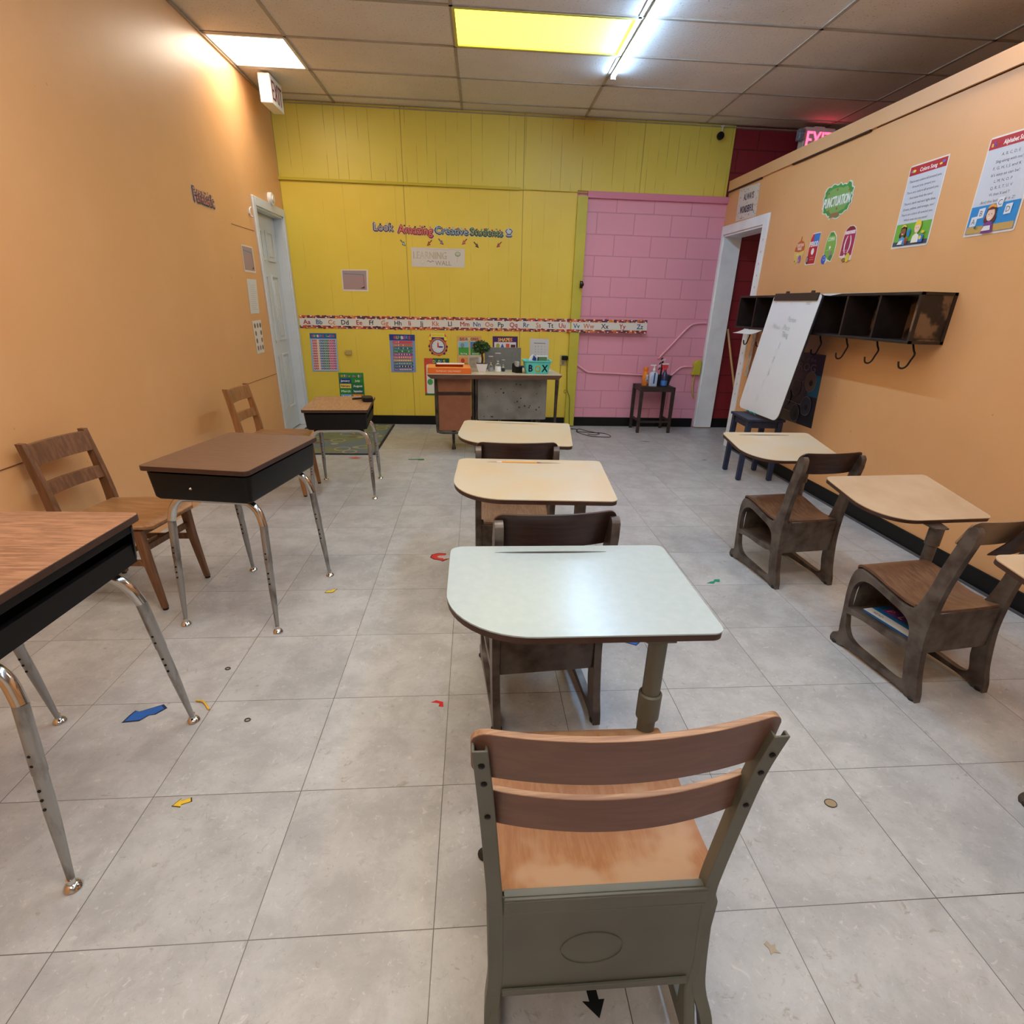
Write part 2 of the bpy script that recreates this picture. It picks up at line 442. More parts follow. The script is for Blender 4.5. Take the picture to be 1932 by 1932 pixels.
class Sheet:
    """flat printed thing; u right, v up, in metres; corners TL,TR,BR,BL as 2D wall coordinates"""
    def __init__(s, W, H, fn, thick=0.0012, gap=0.0015):
        s.W, s.H, s.fn, s.t, s.g, s.mb = W, H, fn, thick, gap, MB(); s.k = 0
    def at(s, u, v, n): return s.fn(u / s.W, v / s.H, n)
    def base(s, col, pts=None, rough=0.45):
        if pts is None: pts = [(0, 0), (s.W, 0), (s.W, s.H), (0, s.H)]
        s.mb.prism(pts, [], lambda a, b, t: s.at(a, b, t), s.g, s.g + s.t, ink(col, rough)); return s
    def lay(s): s.k += 1; return s.g + s.t + 0.0004 * s.k
    def poly(s, pts, col, lay=None):
        n = s.lay() if lay is None else lay
        tri = tessellate_polygon([[Vector((a, b, 0)) for a, b in pts]])
        s.mb.faces([s.at(a, b, n) for a, b in pts], tri, ink(col)); return s
    def rect(s, u0, v0, u1, v1, col, lay=None):
        return s.poly([(u0, v0), (u1, v0), (u1, v1), (u0, v1)], col, lay)
    def ell(s, cx, cy, rx, ry, col, lay=None, n=20, a0=0, a1=2 * PI):
        full = a1 - a0 > 6.2
        p = [(cx + rx * math.cos(a0 + (a1 - a0) * k / (n if full else n - 1)), cy + ry * math.sin(a0 + (a1 - a0) * k / (n if full else n - 1))) for k in range(n)]
        return s.poly(p, col, lay)
    def text(s, st, cx, cy, h, col, width=None, lay=None, bold=0, ang=0):
        V, T, w_ = text_tris(st); n = s.lay() if lay is None else lay
        sc = h / 0.72; sx = sc if width is None else width / w_
        ca, sa = math.cos(ang), math.sin(ang)
        offs = [(0, 0)] if not bold else [(-bold, 0), (bold, 0), (0, bold), (0, -bold)]
        for q, (ox, oy) in enumerate(offs):
            pts = []
            for x, y in V:
                a = (x - w_ / 2) * sx + ox; b = (y - 0.36) * sc + oy
                pts.append(s.at(cx + a * ca - b * sa, cy + a * sa + b * ca, n + q * 0.00003))
            s.mb.faces(pts, T, ink(col))
        return s
    def line(s, pts, wd, col, lay=None):
        n = s.lay() if lay is None else lay
        for i in range(len(pts) - 1):
            a = Vector(pts[i]).to_2d(); b = Vector(pts[i + 1]).to_2d(); d = (b - a)
            if d.length < 1e-6: continue
            d.normalize(); o = Vector((-d.y, d.x)) * wd / 2; a = a - d * wd * 0.3; b = b + d * wd * 0.3
            s.poly([tuple(a - o), tuple(b - o), tuple(b + o), tuple(a + o)], col, n + i * 0.00001)
        return s
    def build(s, name, label, cat, group=None):
        return tag(s.mb.build(name), label, cat, group)
def wallmap(wall, c):
    TL, TR, BR, BL = c
    def fn(u, v, n):
        a = (BL[0] * (1 - u) + BR[0] * u) * (1 - v) + (TL[0] * (1 - u) + TR[0] * u) * v
        b = (BL[1] * (1 - u) + BR[1] * u) * (1 - v) + (TL[1] * (1 - u) + TR[1] * u) * v
        if wall == 'back': return Vector((a, 6.63 - n, b))
        if wall == 'right': return Vector((2.70 - n, a, b))
        return Vector((-1.935 + n, a, b))
    return fn
def sheet(wall, c):
    W = (abs(c[1][0] - c[0][0]) + abs(c[2][0] - c[3][0])) / 2; H = (abs(c[0][1] - c[3][1]) + abs(c[1][1] - c[2][1])) / 2
    return Sheet(W, H, wallmap(wall, c))
WHITE = (232, 232, 230)
#PART2
# ================================================================== THE ROOM
XL, XR, XFAR, YF, YB, HC = -1.935, 2.70, 6.6, -3.2, 6.65, 3.058
b = MB(); b.box(XL - .1, YF - .1, -0.08, XFAR + .1, YB + .1, 0.0); struct(b.build('floor', FLOORM))
# ceiling with its lay-in grid; openings for the recessed lights
cyaw = -0.0147
b = MB()
GX = [-1.3306 + 1.2192 * k for k in range(-1, 8)]; GY = [6.4131 - 0.6096 * k for k in range(-1, 18)]
def gc(x, y):      # grid frame to room
    ca, sa = math.cos(cyaw), math.sin(cyaw); dx, dy = x + 1.3306, y - 6.4131
    return (-1.3306 + ca * dx - sa * dy, 6.4131 + sa * dx + ca * dy)
LIGHTCELLS = {}
TROFF = [('w', 0, 2), ('y', 2, 3), ('w', 1, 8), ('w', 2, 10), ('w', 1, 13), ('w', 4, 6)]
for kind, cx_, cy_ in TROFF: LIGHTCELLS[(cx_, cy_)] = kind
for i in range(8):
    for j in range(17):
        if (i, j + 1) in [(a, b_ + 1) for (a, b_) in LIGHTCELLS]: continue
        x0, x1 = GX[i], GX[i + 1]; y1, y0 = GY[j], GY[j + 1]
        q = [gc(x0, y0), gc(x1, y0), gc(x1, y1), gc(x0, y1)]
        q = [(max(XL, min(XFAR, a)), max(YF, min(YB, c))) for a, c in q]
        if len(set(q)) < 4: continue
        dz = random.uniform(-0.001, 0.003)
        b.prism(q, [], XY, HC + dz, HC + 0.02)
ceil_o = struct(b.build('ceiling', CEIL))
b = MB(); b.box(XL - .1, YF - .1, HC + .16, XFAR + .1, YB + .1, HC + .2)
struct(b.build('ceiling', mat('plenum', (60, 56, 50), 0.9)))
b = MB()
for x in GX:
    p = gc(x, YF + .02); q = gc(x, YB - .02)
    if p[0] < XL + .02 or p[0] > XFAR: continue
    b.bar((p[0], p[1], HC - .001), (q[0], q[1], HC - .001), 0.024, 0.008)
for y in GY:
    p = gc(XL, y); q = gc(XFAR, y)
    if p[1] > YB - .01 or p[1] < YF + .1: continue
    b.bar((XL + .002, p[1], HC - .001), (XFAR - .02, q[1], HC - .001), 0.024, 0.008)
g = b.build('grid_bars', mat('ceiling_bar', (176, 166, 152), 0.6, noise=0.2, nscale=10), ceil_o)
b = MB()
b.box(XL + .001, 6.60, HC - .024, XR + 3, YB - .001, HC - .02); b.box(XL + .001, YF, HC - .02, XL + .02, YB - .1, HC - .017)
b.build('wall_angle', mat('ceiling_bar', (176, 166, 152)), ceil_o)
# walls
b = MB()
dz0, dz1, dzt = 5.80, 6.57, 2.085
b.box(XL - .14, YF, 0, XL, dz0, HC + .1); b.box(XL - .14, dz1, 0, XL, YB, HC + .1); b.box(XL - .14, dz0, dzt, XL, dz1, HC + .1)
wl = struct(b.build('wall_left', ORANGE))
b = MB()
b.box(XL + .0005, YF, .664, XL + .0022, 2.9, .668); b.box(XL + .0005, 4.85, .655, XL + .0022, 5.73, .659)
b.box(XL + .0005, 5.2, 1.868, XL + .002, 5.70, 1.871)
b.build('panel_seam', mat('seam_brown', (120, 72, 34), 0.8), wl)  # thin brown strips mark the panel seams
b = MB(); b.box(XL - .14, YB, 0, XR + .0, YB + .15, 2.436); struct(b.build('wall_back', PINK))
b = MB(); b.box(XR, YB, 0, XFAR, YB + .15, 2.436); b.box(2.665, YB, 2.436, XFAR, YB + .15, HC + .1); struct(b.build('wall_back', RED))
b = MB(); b.box(XL, 6.63, 0, 1.075, YB - .0005, 2.42); struct(b.build('wall_back', YLOW))
b = MB(); b.box(XL, 6.625, 2.42, 1.075, YB - .0005, HC); b.box(1.075, 6.63, 2.436, 2.665, YB + .05, HC)
struct(b.build('wall_back', YUP))
b = MB()
b.box(XL, 6.606, 2.412, 0.48, 6.626, 2.436); b.box(0.48, 6.612, 2.418, 1.18, 6.63, 2.425)
struct(b.build('trim_1', mat('yellow_trim', (196, 178, 40), 0.5)))
b = MB(); b.box(1.075, 6.585, 0.012, 1.185, 6.65, 2.385); struct(b.build('trim_2', mat('yellow_post', (200, 190, 66), 0.45, noise=.1, nscale=6), bevel=.004))
b = MB(); b.box(1.185, 6.618, 2.375, 2.70, 6.65, 2.436); struct(b.build('trim_3', mat('pink_ledge', (214, 132, 160), 0.5), bevel=.003))
# right partition (does not reach the ceiling) with doorway
PT = 2.575; d0, d1, dt = 5.69, 6.60, 2.08
b = MB()
b.box(XR, YF, 0, XR + .19, d0, PT); b.box(XR, d1, 0, XR + .19, YB, PT); b.box(XR, d0, dt, XR + .19, d1, PT)
wr = struct(b.build('wall_right', ORANGE))
b = MB(); b.box(XR - .018, YF, 2.487, XR, YB - .02, PT + .004)
b.build('cap_board', m_painted('orange_cap', (216, 166, 116), (221, 172, 124)), wr)
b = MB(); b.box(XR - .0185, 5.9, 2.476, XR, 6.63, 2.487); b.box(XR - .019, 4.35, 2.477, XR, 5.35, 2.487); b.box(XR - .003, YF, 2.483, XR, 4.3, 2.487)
b.build('cap_groove', mat('seam_dark', (58, 30, 16), 0.9), wr)  # dark strips mark the groove line below the cap board
b = MB(); b.box(XFAR, YF, 0, XFAR + .1, YB, HC + .1); struct(b.build('wall_side', mat('far_room_wall', (150, 120, 110), 0.6)))
b = MB(); b.box(XL - .1, YF - .12, 0, XFAR, YF, HC + .1); struct(b.build('wall_front', mat('front_wall', (214, 206, 196), 0.6)))
# baseboards
b = MB(); b.box(XL + .1, 6.618, 0, 1.07, 6.63, .102); b.box(1.19, 6.638, 0, XR - .03, 6.65, .106); struct(b.build('baseboard_back', BLACKBASE, bevel=.002))
b = MB(); b.box(XR + .2, 6.64, 0, XFAR, 6.65, .11); struct(b.build('baseboard_back', BLACKBASE))
b = MB(); b.box(XR - .012, YF, 0, XR, d0 - .09, .102); struct(b.build('baseboard_right', BLACKBASE, bevel=.002))
b = MB(); b.box(XR - .03, YF, 0.0, XR - .012, d0 - .09, .008); struct(b.build('trim_4', mat('grey_toe_bead', (86, 84, 88), 0.5)))
# right doorway casing
b = MB()
b.box(XR - .016, d0 - .095, 0, XR, d0 + .01, dt + .085); b.box(XR - .016, d1 - .005, 0.012, XR, YB - .012, dt + .085); b.box(XR - .016, d0 + .01, dt, XR, d1 - .005, dt + .085)
b.box(XR - .002, d0, 0, XR + .195, d0 + .018, dt); b.box(XR - .002, d1 - .02, 0.012, XR + .195, d1, dt); b.box(XR - .002, d0, dt - .018, XR + .195, d1, dt)
dr = struct(b.build('door_2', mat('worn_white_paint', (238, 244, 248), 0.5, c2=(228, 230, 236), nscale=5, lo=.3, hi=.6), bevel=.003))
b = MB()
for k in range(15):
    zz = 0.55 + k * .1
    b.prism([(d0 - .055 + .008 * math.cos(a), zz + .012 * math.sin(a)) for a in (0.3, 1.2, 2.6, 3.8, 5.2)], [], YZ, XR - .0175, XR - .016)
b.build('paint_marks', mat('casing_marks', (214, 178, 170), 0.6), dr)
# left door: casing, jambs, six-panel leaf
b = MB()
X0 = XL
b.box(X0, dz0 - .062, 0, X0 + .018, dz0 + .005, dzt + .065); b.box(X0, dz1 - .005, 0, X0 + .018, YB - .03, dzt + .065); b.box(X0, dz0 + .005, dzt - .005, X0 + .018, dz1 - .005, dzt + .065)
b.box(X0 - .14, dz0, 0, X0 + .002, dz0 + .02, dzt); b.box(X0 - .14, dz1 - .02, 0, X0 + .002, dz1, dzt); b.box(X0 - .14, dz0, dzt - .02, X0 + .002, dz1, dzt)
d_l = struct(b.build('door_1', WHITEP, bevel=.004))
b = MB(); lx = X0 - .085
ya, yb = dz0 + .022, dz1 - .022
b.box(lx - .035, ya, .012, lx, yb, dzt - .022)
wd_ = (yb - ya); pw = (wd_ - .11 * 2 - .1) / 2
for (z0, z1) in ((1.66, 1.93), (.93, 1.54), (.24, .80)):
    for k in range(2):
        y0 = ya + .11 + k * (pw + .1)
        b.prism([(y0, z0), (y0 + pw, z0), (y0 + pw, z1), (y0, z1)], [[(y0 + .02, z0 + .02), (y0 + .02, z1 - .02), (y0 + pw - .02, z1 - .02), (y0 + pw - .02, z0 + .02)]], YZ, lx, lx + .012)
        b.box(lx, y0 + .045, z0 + .045, lx + .009, y0 + pw - .045, z1 - .045)
leaf = b.build('door_leaf', WHITEP, d_l, bevel=.003)
b = MB(); b.lathe([(.0, 0), (.028, 0), (.028, .008), (.012, .014), (.012, .035), (.026, .045), (.03, .058), (.022, .07), (0, .072)], (lx, ya + .07, .94), M=Matrix.Rotation(PI / 2, 4, 'Y'))
b.build('door_knob', mat('dark_knob', (60, 50, 42), 0.3, 0.9), leaf)

# ================================================================== LIGHTS
def troffer(kind, ci, cj, label):
    x0, x1 = GX[ci], GX[ci + 1]; y1, y0 = GY[cj], GY[cj + 1]
    P = [gc(x0, y0), gc(x1, y0), gc(x1, y1), gc(x0, y1)]
    c = gc((x0 + x1) / 2, (y0 + y1) / 2)
    xs0 = max(XL + .004, min(p[0] for p in P)); xs1 = max(p[0] for p in P)
    cx = (xs0 + xs1) / 2; W = xs1 - xs0 - .014; D = .59
    t = thing('ceiling_light', label, 'ceiling light', (cx, c[1], HC), cyaw, 'recessed ceiling lights')
    b = MB(); b.box(-W / 2, -D / 2, .0, W / 2, D / 2, .11); b.box(-W / 2 - .0, -D / 2, -.002, W / 2, -D / 2 + .022, .006)
    fr = [(-W / 2, -D / 2), (W / 2, -D / 2), (W / 2, D / 2), (-W / 2, D / 2)]; ho = [(-W / 2 + .02, -D / 2 + .02), (-W / 2 + .02, D / 2 - .02), (W / 2 - .02, D / 2 - .02), (W / 2 - .02, -D / 2 + .02)]
    b = MB(); b.prism(fr, [ho], XY, -.008, .012); b.box(-W / 2 + .02, -D / 2 + .02, .06, W / 2 - .02, D / 2 - .02, .1)
    b.build('frame', mat('white_metal', (225, 222, 214), 0.4) if kind == 'w' else mat('yellow_frame', (210, 200, 110), 0.4), t)
    b = MB(); b.box(-W / 2 + .0205, -D / 2 + .0205, .0, W / 2 - .0205, D / 2 - .0205, .006)
    b.build('diffuser', emit('warm_white_lens', (1.0, .88, .72), TROF_E) if kind == 'w' else emit('yellow_lens', (1.0, .84, .045), YEL_E), t)
LAB = ['bright warm white light panel in the ceiling, cut short by the left orange wall',
       'yellow tinted light panel in the ceiling above the middle of the room']
for k, (kind, a, c) in enumerate(TROFF):
    if k < 2: troffer(kind, a, c, LAB[k])
    else: troffer(kind, a, c, ['added unseen warm ceiling panel behind the viewer, left side', 'added unseen warm ceiling panel behind the viewer, right side', 'added unseen warm ceiling panel at the far end behind the viewer', 'unseen warm ceiling panel over the neighbouring room'][k - 2])  # unseen panels added to brighten the room
def tube(y0, y1, x, label, k=1.0):
    L = y1 - y0
    t = thing('tube_light', label, 'tube light', (x, (y0 + y1) / 2, HC - .006), 0)
    b = MB(); b.box(-.018, -L / 2, -.012, .018, L / 2, .0)
    b.build('housing', mat('white_metal', (225, 222, 214), 0.4), t)
    b = MB(); pr = [(.017 * math.cos(a), -.012 + .02 * math.sin(a)) for a in [PI + k * PI / 10 for k in range(11)]]
    b.prism(pr, [], XZ, -L / 2 + .012, L / 2 - .012)
    b.build('lens', emit('cool_tube_%d' % int(k * 100), (.48, .79, 1.18), TUBE_E * k), t)
    for s_ in (-1, 1):
        b = MB(); b.box(-.02, s_ * L / 2 - .012, -.034, .02, s_ * L / 2 + .012, .0)
        b.build('end_cap', mat('cap_grey', (190, 196, 200), 0.4), t)
tube(3.08, 5.50, 1.125, 'long thin cool white tube light running along the ceiling toward the viewer', 1.75)
tube(.55, 2.97, 1.125, 'second tube light in line with the first, above the viewer', .75)
tube(-1.98, .44, 1.125, 'third tube light in line, added unseen behind the viewer', .5)  # out of view, added to raise the brightness

# ================================================================== SCHOOL DESKS (chair and desktop on one frame)
FRONT = [(0.425, 0.0), (0.432, 0.018), (0.422, 0.044), (0.398, 0.058), (0.402, 0.10), (0.409, 0.18), (0.416, 0.25), (0.415, 0.31), (0.406, 0.35), (0.388, 0.372), (0.36, 0.372)]
SEATLN = [(0.30, 0.362), (0.24, 0.349), (0.185, 0.337), (0.145, 0.332), (0.118, 0.340), (0.102, 0.362)]
POSTF = [(0.093, 0.393), (0.08, 0.452), (0.068, 0.533), (0.053, 0.604), (0.040, 0.660), (0.034, 0.690), (0.020, 0.705), (0.004, 0.706), (-0.008, 0.692)]
POSTB = [(-0.008, 0.649), (0.012, 0.551), (0.026, 0.46), (0.033, 0.383), (0.035, 0.281), (0.028, 0.206), (0.010, 0.104), (-0.010, 0.04), (-0.016, 0.0)]
FEET = [(0.030, 0.0), (0.045, 0.010), (0.10, 0.016), (0.27, 0.018), (0.355, 0.014), (0.380, 0.0)]
ARCH = [(0.386, 0.190), (0.391, 0.235), (0.388, 0.285), (0.366, 0.322), (0.326, 0.336), (0.263, 0.327), (0.20, 0.312), (0.16, 0.303), (0.123, 0.285), (0.102, 0.255), (0.092, 0.205)]
LOWH = [(0.384, 0.160), (0.30, 0.172), (0.20, 0.170), (0.13, 0.172), (0.088, 0.176), (0.078, 0.12), (0.062, 0.062), (0.074, 0.044), (0.11, 0.036), (0.22, 0.044), (0.301, 0.050), (0.344, 0.068), (0.368, 0.101)]
def dense(p, n=4): return [tuple(v) for v in spline(p, n)]
def side_profile(k, kz):
    outer = dense(FRONT) + dense(SEATLN) + dense(POSTF) + dense(POSTB) + FEET
    clean = [outer[0]]
    for q in outer[1:]:
        if (Vector(q) - Vector(clean[-1])).length > 0.003: clean.append(q)
    sc = lambda P: [(a * k, c * kz) for a, c in P]
    return sc(clean), [list(reversed(sc(dense(ARCH, 3)))), list(reversed(sc(dense(LOWH, 3))))]
def seat_mesh(W, k, z_add, kz, prof=None, saddle=0.012, m_top=None, inset=0.012, wide=False):
    prof = prof or [(0.402, 0.362), (0.407, 0.378), (0.385, 0.388), (0.34, 0.386), (0.28, 0.374), (0.22, 0.361), (0.17, 0.352), (0.12, 0.352), (0.07, 0.360), (0.042, 0.366)]
    pts = [tuple(v) for v in spline(prof, 4)]
    n = 9; top = []; bot = []
    for (s_, z_) in pts:
        fr = max(0, min(1, (s_ - 0.10) / 0.25)); x0 = inset + (0.025 * max(0, min(1, (0.115 - s_) / .012)) if not wide else .024 * max(0, min(1, (0.06 - s_) / .045))); x1 = W - (x0 if not wide else inset + .030 * max(0, min(1, (0.06 - s_) / .045)))
        rowt = []; rowb = []
        for j in range(n + 1):
            u = j / n; x = x0 + (x1 - x0) * u
            dip = saddle * math.sin(PI * u) * (1 - abs(2 * ((s_ - 0.04) / 0.36) - 0.75))
            z = z_ * kz + z_add - max(0, dip)
            rowt.append(Vector((x, s_ * k, z))); rowb.append(Vector((x, s_ * k - (0.004 if z_ < 0.37 and s_ > .3 else 0), z - 0.011)))
        top.append(rowt); bot.append(rowb)
    rings = [t + list(reversed(b_)) for t, b_ in zip(top, bot)]
    b = MB(); b.loft(rings); return b
def slat(b, xl, xr, y, z0, z1, bow, th, m_face=None, m_edge=None, lean=0.0, r=0.02, n=16, wrapz=0.0):
    """curved plywood slat between two posts; bow = how far its middle sits behind the posts"""
    rings = []
    us = [0, .003, .008, .016, .028, .042, .060] + [.08 + .84 * i / (n - 8) for i in range(n - 7)] + [.940, .958, .972, .984, .992, .997, 1]
    n = len(us) - 1
    for i in range(n + 1):
        u = us[i]; x = xl + (xr - xl) * u; yy = y - bow * math.sin(PI * u) ** 0.8
        e = min(u, 1 - u) * (xr - xl); rr = r - math.sqrt(max(0, r * r - (r - min(e, r)) ** 2)) if e < r else 0
        a, c = z0 + rr * .7, z1 - rr
        rings.append([Vector((x, yy - th / 2 + lean * a, a)), Vector((x, yy + th / 2 + lean * a, a)), Vector((x, yy + th / 2 + lean * c, c)), Vector((x, yy - th / 2 + lean * c, c))])
    N_ = 4; vs = [v for r_ in rings for v in r_]; kf = b.mi(m_face); V = [b.bm.verts.new(v) for v in vs]; ke = b.mi(m_edge) if m_edge else kf
    for i in range(n):
        for j in range(4):
            f = b.bm.faces.new([V[i * 4 + j], V[i * 4 + (j + 1) % 4], V[i * 4 + 4 + (j + 1) % 4], V[i * 4 + 4 + j]])
            f.material_index = ke if j in (0, 2) else kf
    for i in (0, n):
        f = b.bm.faces.new([V[i * 4 + j] for j in range(4)]); f.material_index = ke
    return b
def desktop(parent, M, w_, d_, m_top, rbig, groove=True, th=0.019, gx=-.025, gl=.32):
    out = rrect(w_, d_, (rbig, .028, .022, .035), 12)
    gr = []
    if groove:
        gy = d_ / 2 - .042
        gr = [(gx + gl / 2 * math.cos(a), gy + .0070 * math.sin(a)) for a in [-k * 2 * PI / 24 for k in range(24)]]
    b = MB(); b.prism(out, [gr] if gr else [], XY, -.0035, 0.0, m_top)
    if gr: b.prism(list(reversed(gr)), [], XY, -.0045, -.0036, mat('groove_dark', (40, 34, 32), .5))
    t = b.build('desktop', None, parent); t.matrix_local = M
    b = MB(); b.prism([(a * .997, c * .997) for a, c in out], [], XY, -th, -.0036, EDGE)
    e = b.build('edge_band', None, t, bevel=.002, label='brown edge band'); 
    return t
def local(root, x, y, z, rz, pitch, roll=0.0):
    Wm = Matrix.Translation((x, y, z)) @ Matrix.Rotation(rz, 4, 'Z') @ Matrix.Rotation(pitch, 4, 'X') @ Matrix.Rotation(roll, 4, 'Y')
    R = Matrix.Translation(root.location) @ Matrix.Rotation(root.rotation_euler.z, 4, 'Z')
    return R.inverted() @ Wm
def school_desk(label, loc, rz, W, k, kz, top, seatm, steel, backm, group, broken=False, post=True):
    t = thing('school_desk', label, 'school desk', loc, rz, group)
    out, holes = side_profile(k, kz)
    for x0 in (0.0, W - 0.026):
        b = MB(); b.prism(out, holes, YZ, x0, x0 + 0.026)
        sf = b.build('side_frame', steel, t, bevel=.006, seg=3)
        b = MB()
        for sy in (0.005, 0.405):
            b.lathe([(.0, 0), (.017, 0), (.019, .004), (.019, .009), (.012, .014), (0, .014)], (x0 + .015, sy * k, 0.0), n=14)
        # one mesh per foot
        b.bm.free()
        for sy in (0.005, 0.405):
            b = MB(); b.lathe([(.0, 0), (.017, 0), (.019, .004), (.019, .009), (.012, .016), (0, .016)], (x0 + .013, sy * k, 0.0), n=14)
            b.build('foot_glide', RUBBER, sf)
    seat_mesh(W, k, 0, kz).build('seat', seatm, t)
    # book box under the seat
    b = MB(); zt, zb = .352 * kz, .184 * kz
    b.box(.028, .040 * k, zb, W - .028, .044 * k, zt)
    rp = b.build('rear_panel', steel, t, bevel=.0015)
    b = MB(); b.box(.028, .044 * k, zb, W - .028, .388 * k, zb + .003); b.box(.028, .386 * k, zb, W - .028, .389 * k, .35 * kz)
    b.box(.028, .375 * k, zb - .012, W - .028, .389 * k, zb)
    b.build('book_shelf', steel, t)
    # backrest
    zb0, zb1 = .612 * kz, .724 * kz
    b = MB()
    if not broken:
        slat(b, .001, W - .001, .045 * k, zb0, zb1, .032, .011, backm, None, lean=0.0, r=.032)
        for v in b.bm.verts: v.co.y += -(v.co.z - zb0) * .36 + .019
        b.build('backrest', None, t, bevel=.002)
    else:
        slat(b, .001, W * .80, .052, zb0 + .012, zb1, .018, .007, mat('bare_ply', (150, 122, 94), .45, noise=.15, nscale=9), None)
        for v in b.bm.verts: v.co.y += -(v.co.z - zb0) * .42 + .012
        bk = b.build('backrest', None, t)
        b = MB(); n = 12
        rings = []
        for i in range(n + 1):
            u = i / n; x = W * .36 + W * .66 * u; lo = zb0 - .022 + .03 * u * u; hi = zb1 - .004 + .016 * u
            if i == 0: hi = lo + .006
            if i == 1: hi = lo + .05
            yy = .045 - .042 * math.sin(PI * (.25 + .75 * u)) - .012
            f = lambda z, o: Vector((x, yy + o - (z - zb0) * .42 + .012, z))
            rings.append([f(lo, 0), f(lo, .005), f(hi, .005), f(hi, 0)])
        b.loft(rings); b.build('peeled_veneer', DARKWOOD, bk, label='dark veneer layer peeled away from the backrest')
    for x0 in (0.0, W - .03):
        for (s_, z_) in ((.012, .655), ):
            b = MB(); b.lathe([(0, 0), (.006, 0), (.006, .002), (0, .003)], (x0 + .015, (s_ - .012) * k, z_ * kz), M=Matrix.Rotation(PI / 2 + .25, 4, 'X'), n=10)
            b.build('screw', SCREW, t)
    desk_post(t, (W + .004, .402 * k), top, steel, kz)
    return t
def desk_post(t, xy, top, steel, kz, zlow=.21, gr=.0225, collar=(.45, .53)):
    x, y, z, yaw_, pitch_, w_, d_, m_top, rb = top[:9]
    M = local(t, x, y, z, yaw_, pitch_)
    # height of the desktop's underside above the post
    nrm = (M.to_3x3() @ Vector((0, 0, 1))); p0 = M @ Vector((0, 0, -.019))
    zt = p0.z - (nrm.x * (xy[0] - p0.x) + nrm.y * (xy[1] - p0.y)) / nrm.z
    b = MB(); b.tube([(xy[0], xy[1], zlow * kz), (xy[0], xy[1], zt - .006)], gr, n=18); po = b.build('post', steel, t)
    b = MB(); b.lathe([(gr, 0), (gr + .006, .003), (gr + .006, (collar[1] - collar[0])), (gr + .002, collar[1] - collar[0] + .004), (gr, collar[1] - collar[0])], (xy[0], xy[1], collar[0] * kz), n=18)
    b.build('collar', steel, po)
    b = MB(); b.bar((xy[0] - .04, xy[1] - .01, .29 * kz), (xy[0] + .018, xy[1] - .01, .29 * kz), .03, .075); b.build('clamp', steel, po, bevel=.004)
    b = MB(); c = M @ Vector((0, 0, -.021))
    q = M.inverted() @ Vector((xy[0], xy[1], zt))
    pl = [(q.x - .032, q.y - .025), (q.x + .032, q.y - .025), (q.x + .032, q.y + .05), (q.x - .02, q.y + .2), (-.12, .10), (-.12, .04)]
    b.prism(pl, [], XY, -.026, -.0195)
    br = b.build('bracket', steel, po); br.matrix_local = M
    desktop(t, M, w_, d_, m_top, rb, groove=(top[9] if len(top) > 9 else True))
GCEN = 'school desks in the middle column'; GRI = 'school desks along the right wall'
school_desk('dark school desk with beige top and pencil, second in the middle column', (.053, 1.459, 0), math.radians(5), .376, 1.09, 1.09,
            (.222, 2.083, .714, -.052, .059, .61, .457, BEIGE, .20), SEATBROWN, STEEL_BR, DARKWOOD, GCEN)
school_desk('dark school desk with beige top farthest along the middle column, before the teacher desk', (.0, 2.37, 0), math.radians(0.5), .372, 1.07, 1.085,
            (.216, 2.977, .702, -.114, .056, .61, .457, BEIGE, .19), SEATWOOD, STEEL_BR, DARKWOOD, GCEN)
school_desk('brown steel school desk by the right wall just in front of the blue stool', (1.567, 2.452, 0), math.radians(7), .345, 1.0, 1.0,
            (1.745, 2.975, .64, .005, .15, .54, .42, BEIGE, .19), SEATBROWN, STEEL_BR, DARKWOOD, GRI)
u5 = school_desk('brown steel school desk with top tinted tan by wall light and peeling backrest, books under its seat', (1.647, 1.549, 0), math.radians(8.2), .345, 1.0, 1.0,
            (1.925, 2.205, .598, .075, .19, .54, .40, TINTLAM, .19, False), SEATBROWN, STEEL_BR, DARKWOOD, GRI, broken=True)
school_desk('nearest school desk on the right, only its desktop corner and front foot showing', (1.69, .665, 0), math.radians(7), .345, 1.0, 1.0,
            (1.865, 1.235, .64, .03, .15, .54, .40, TINTLAM, .19, False), SEATBROWN, STEEL_BR, DARKWOOD, GRI)

# the nearest desk: grey-green steel, two-slat back, pale blue top
t = thing('school_desk', 'nearest desk, grey green steel with two slat plywood back and pale blue top', 'school desk', (.0, .60, 0), 0, GCEN)
def ribbon(b, pts, half, m_=None, back=None):
    """pressed channel strip: pts=(x,y,z) centre line, half width"""
    rings = []
    for (x, y, z), h in zip(pts, half):
        rings.append([Vector((x - h, y, z)), Vector((x - h, y + .026, z)), Vector((x - h + .004, y + .026, z)), Vector((x - h + .004, y + .004, z)),
                      Vector((x + h - .004, y + .004, z)), Vector((x + h - .004, y + .014, z)), Vector((x + h, y + .014, z)), Vector((x + h, y, z))])
    b.loft(rings, m_)
L_ = [(.0265, -.040, 0), (.0215, -.022, .06), (.025, -.002, .12), (.030, 0, .20), (.030, .0, .30), (.0288, 0, .40), (.024, -.002, .48), (.0165, -.006, .60), (.009, -.012, .70), (.003, -.022, .775)]
R_ = [(.452, -.040, 0), (.447, -.022, .06), (.431, -.002, .12), (.420, 0, .20), (.411, .0, .30), (.404, 0, .40), (.405, -.002, .46), (.418, -.006, .60), (.427, -.012, .70), (.439, -.022, .783)]
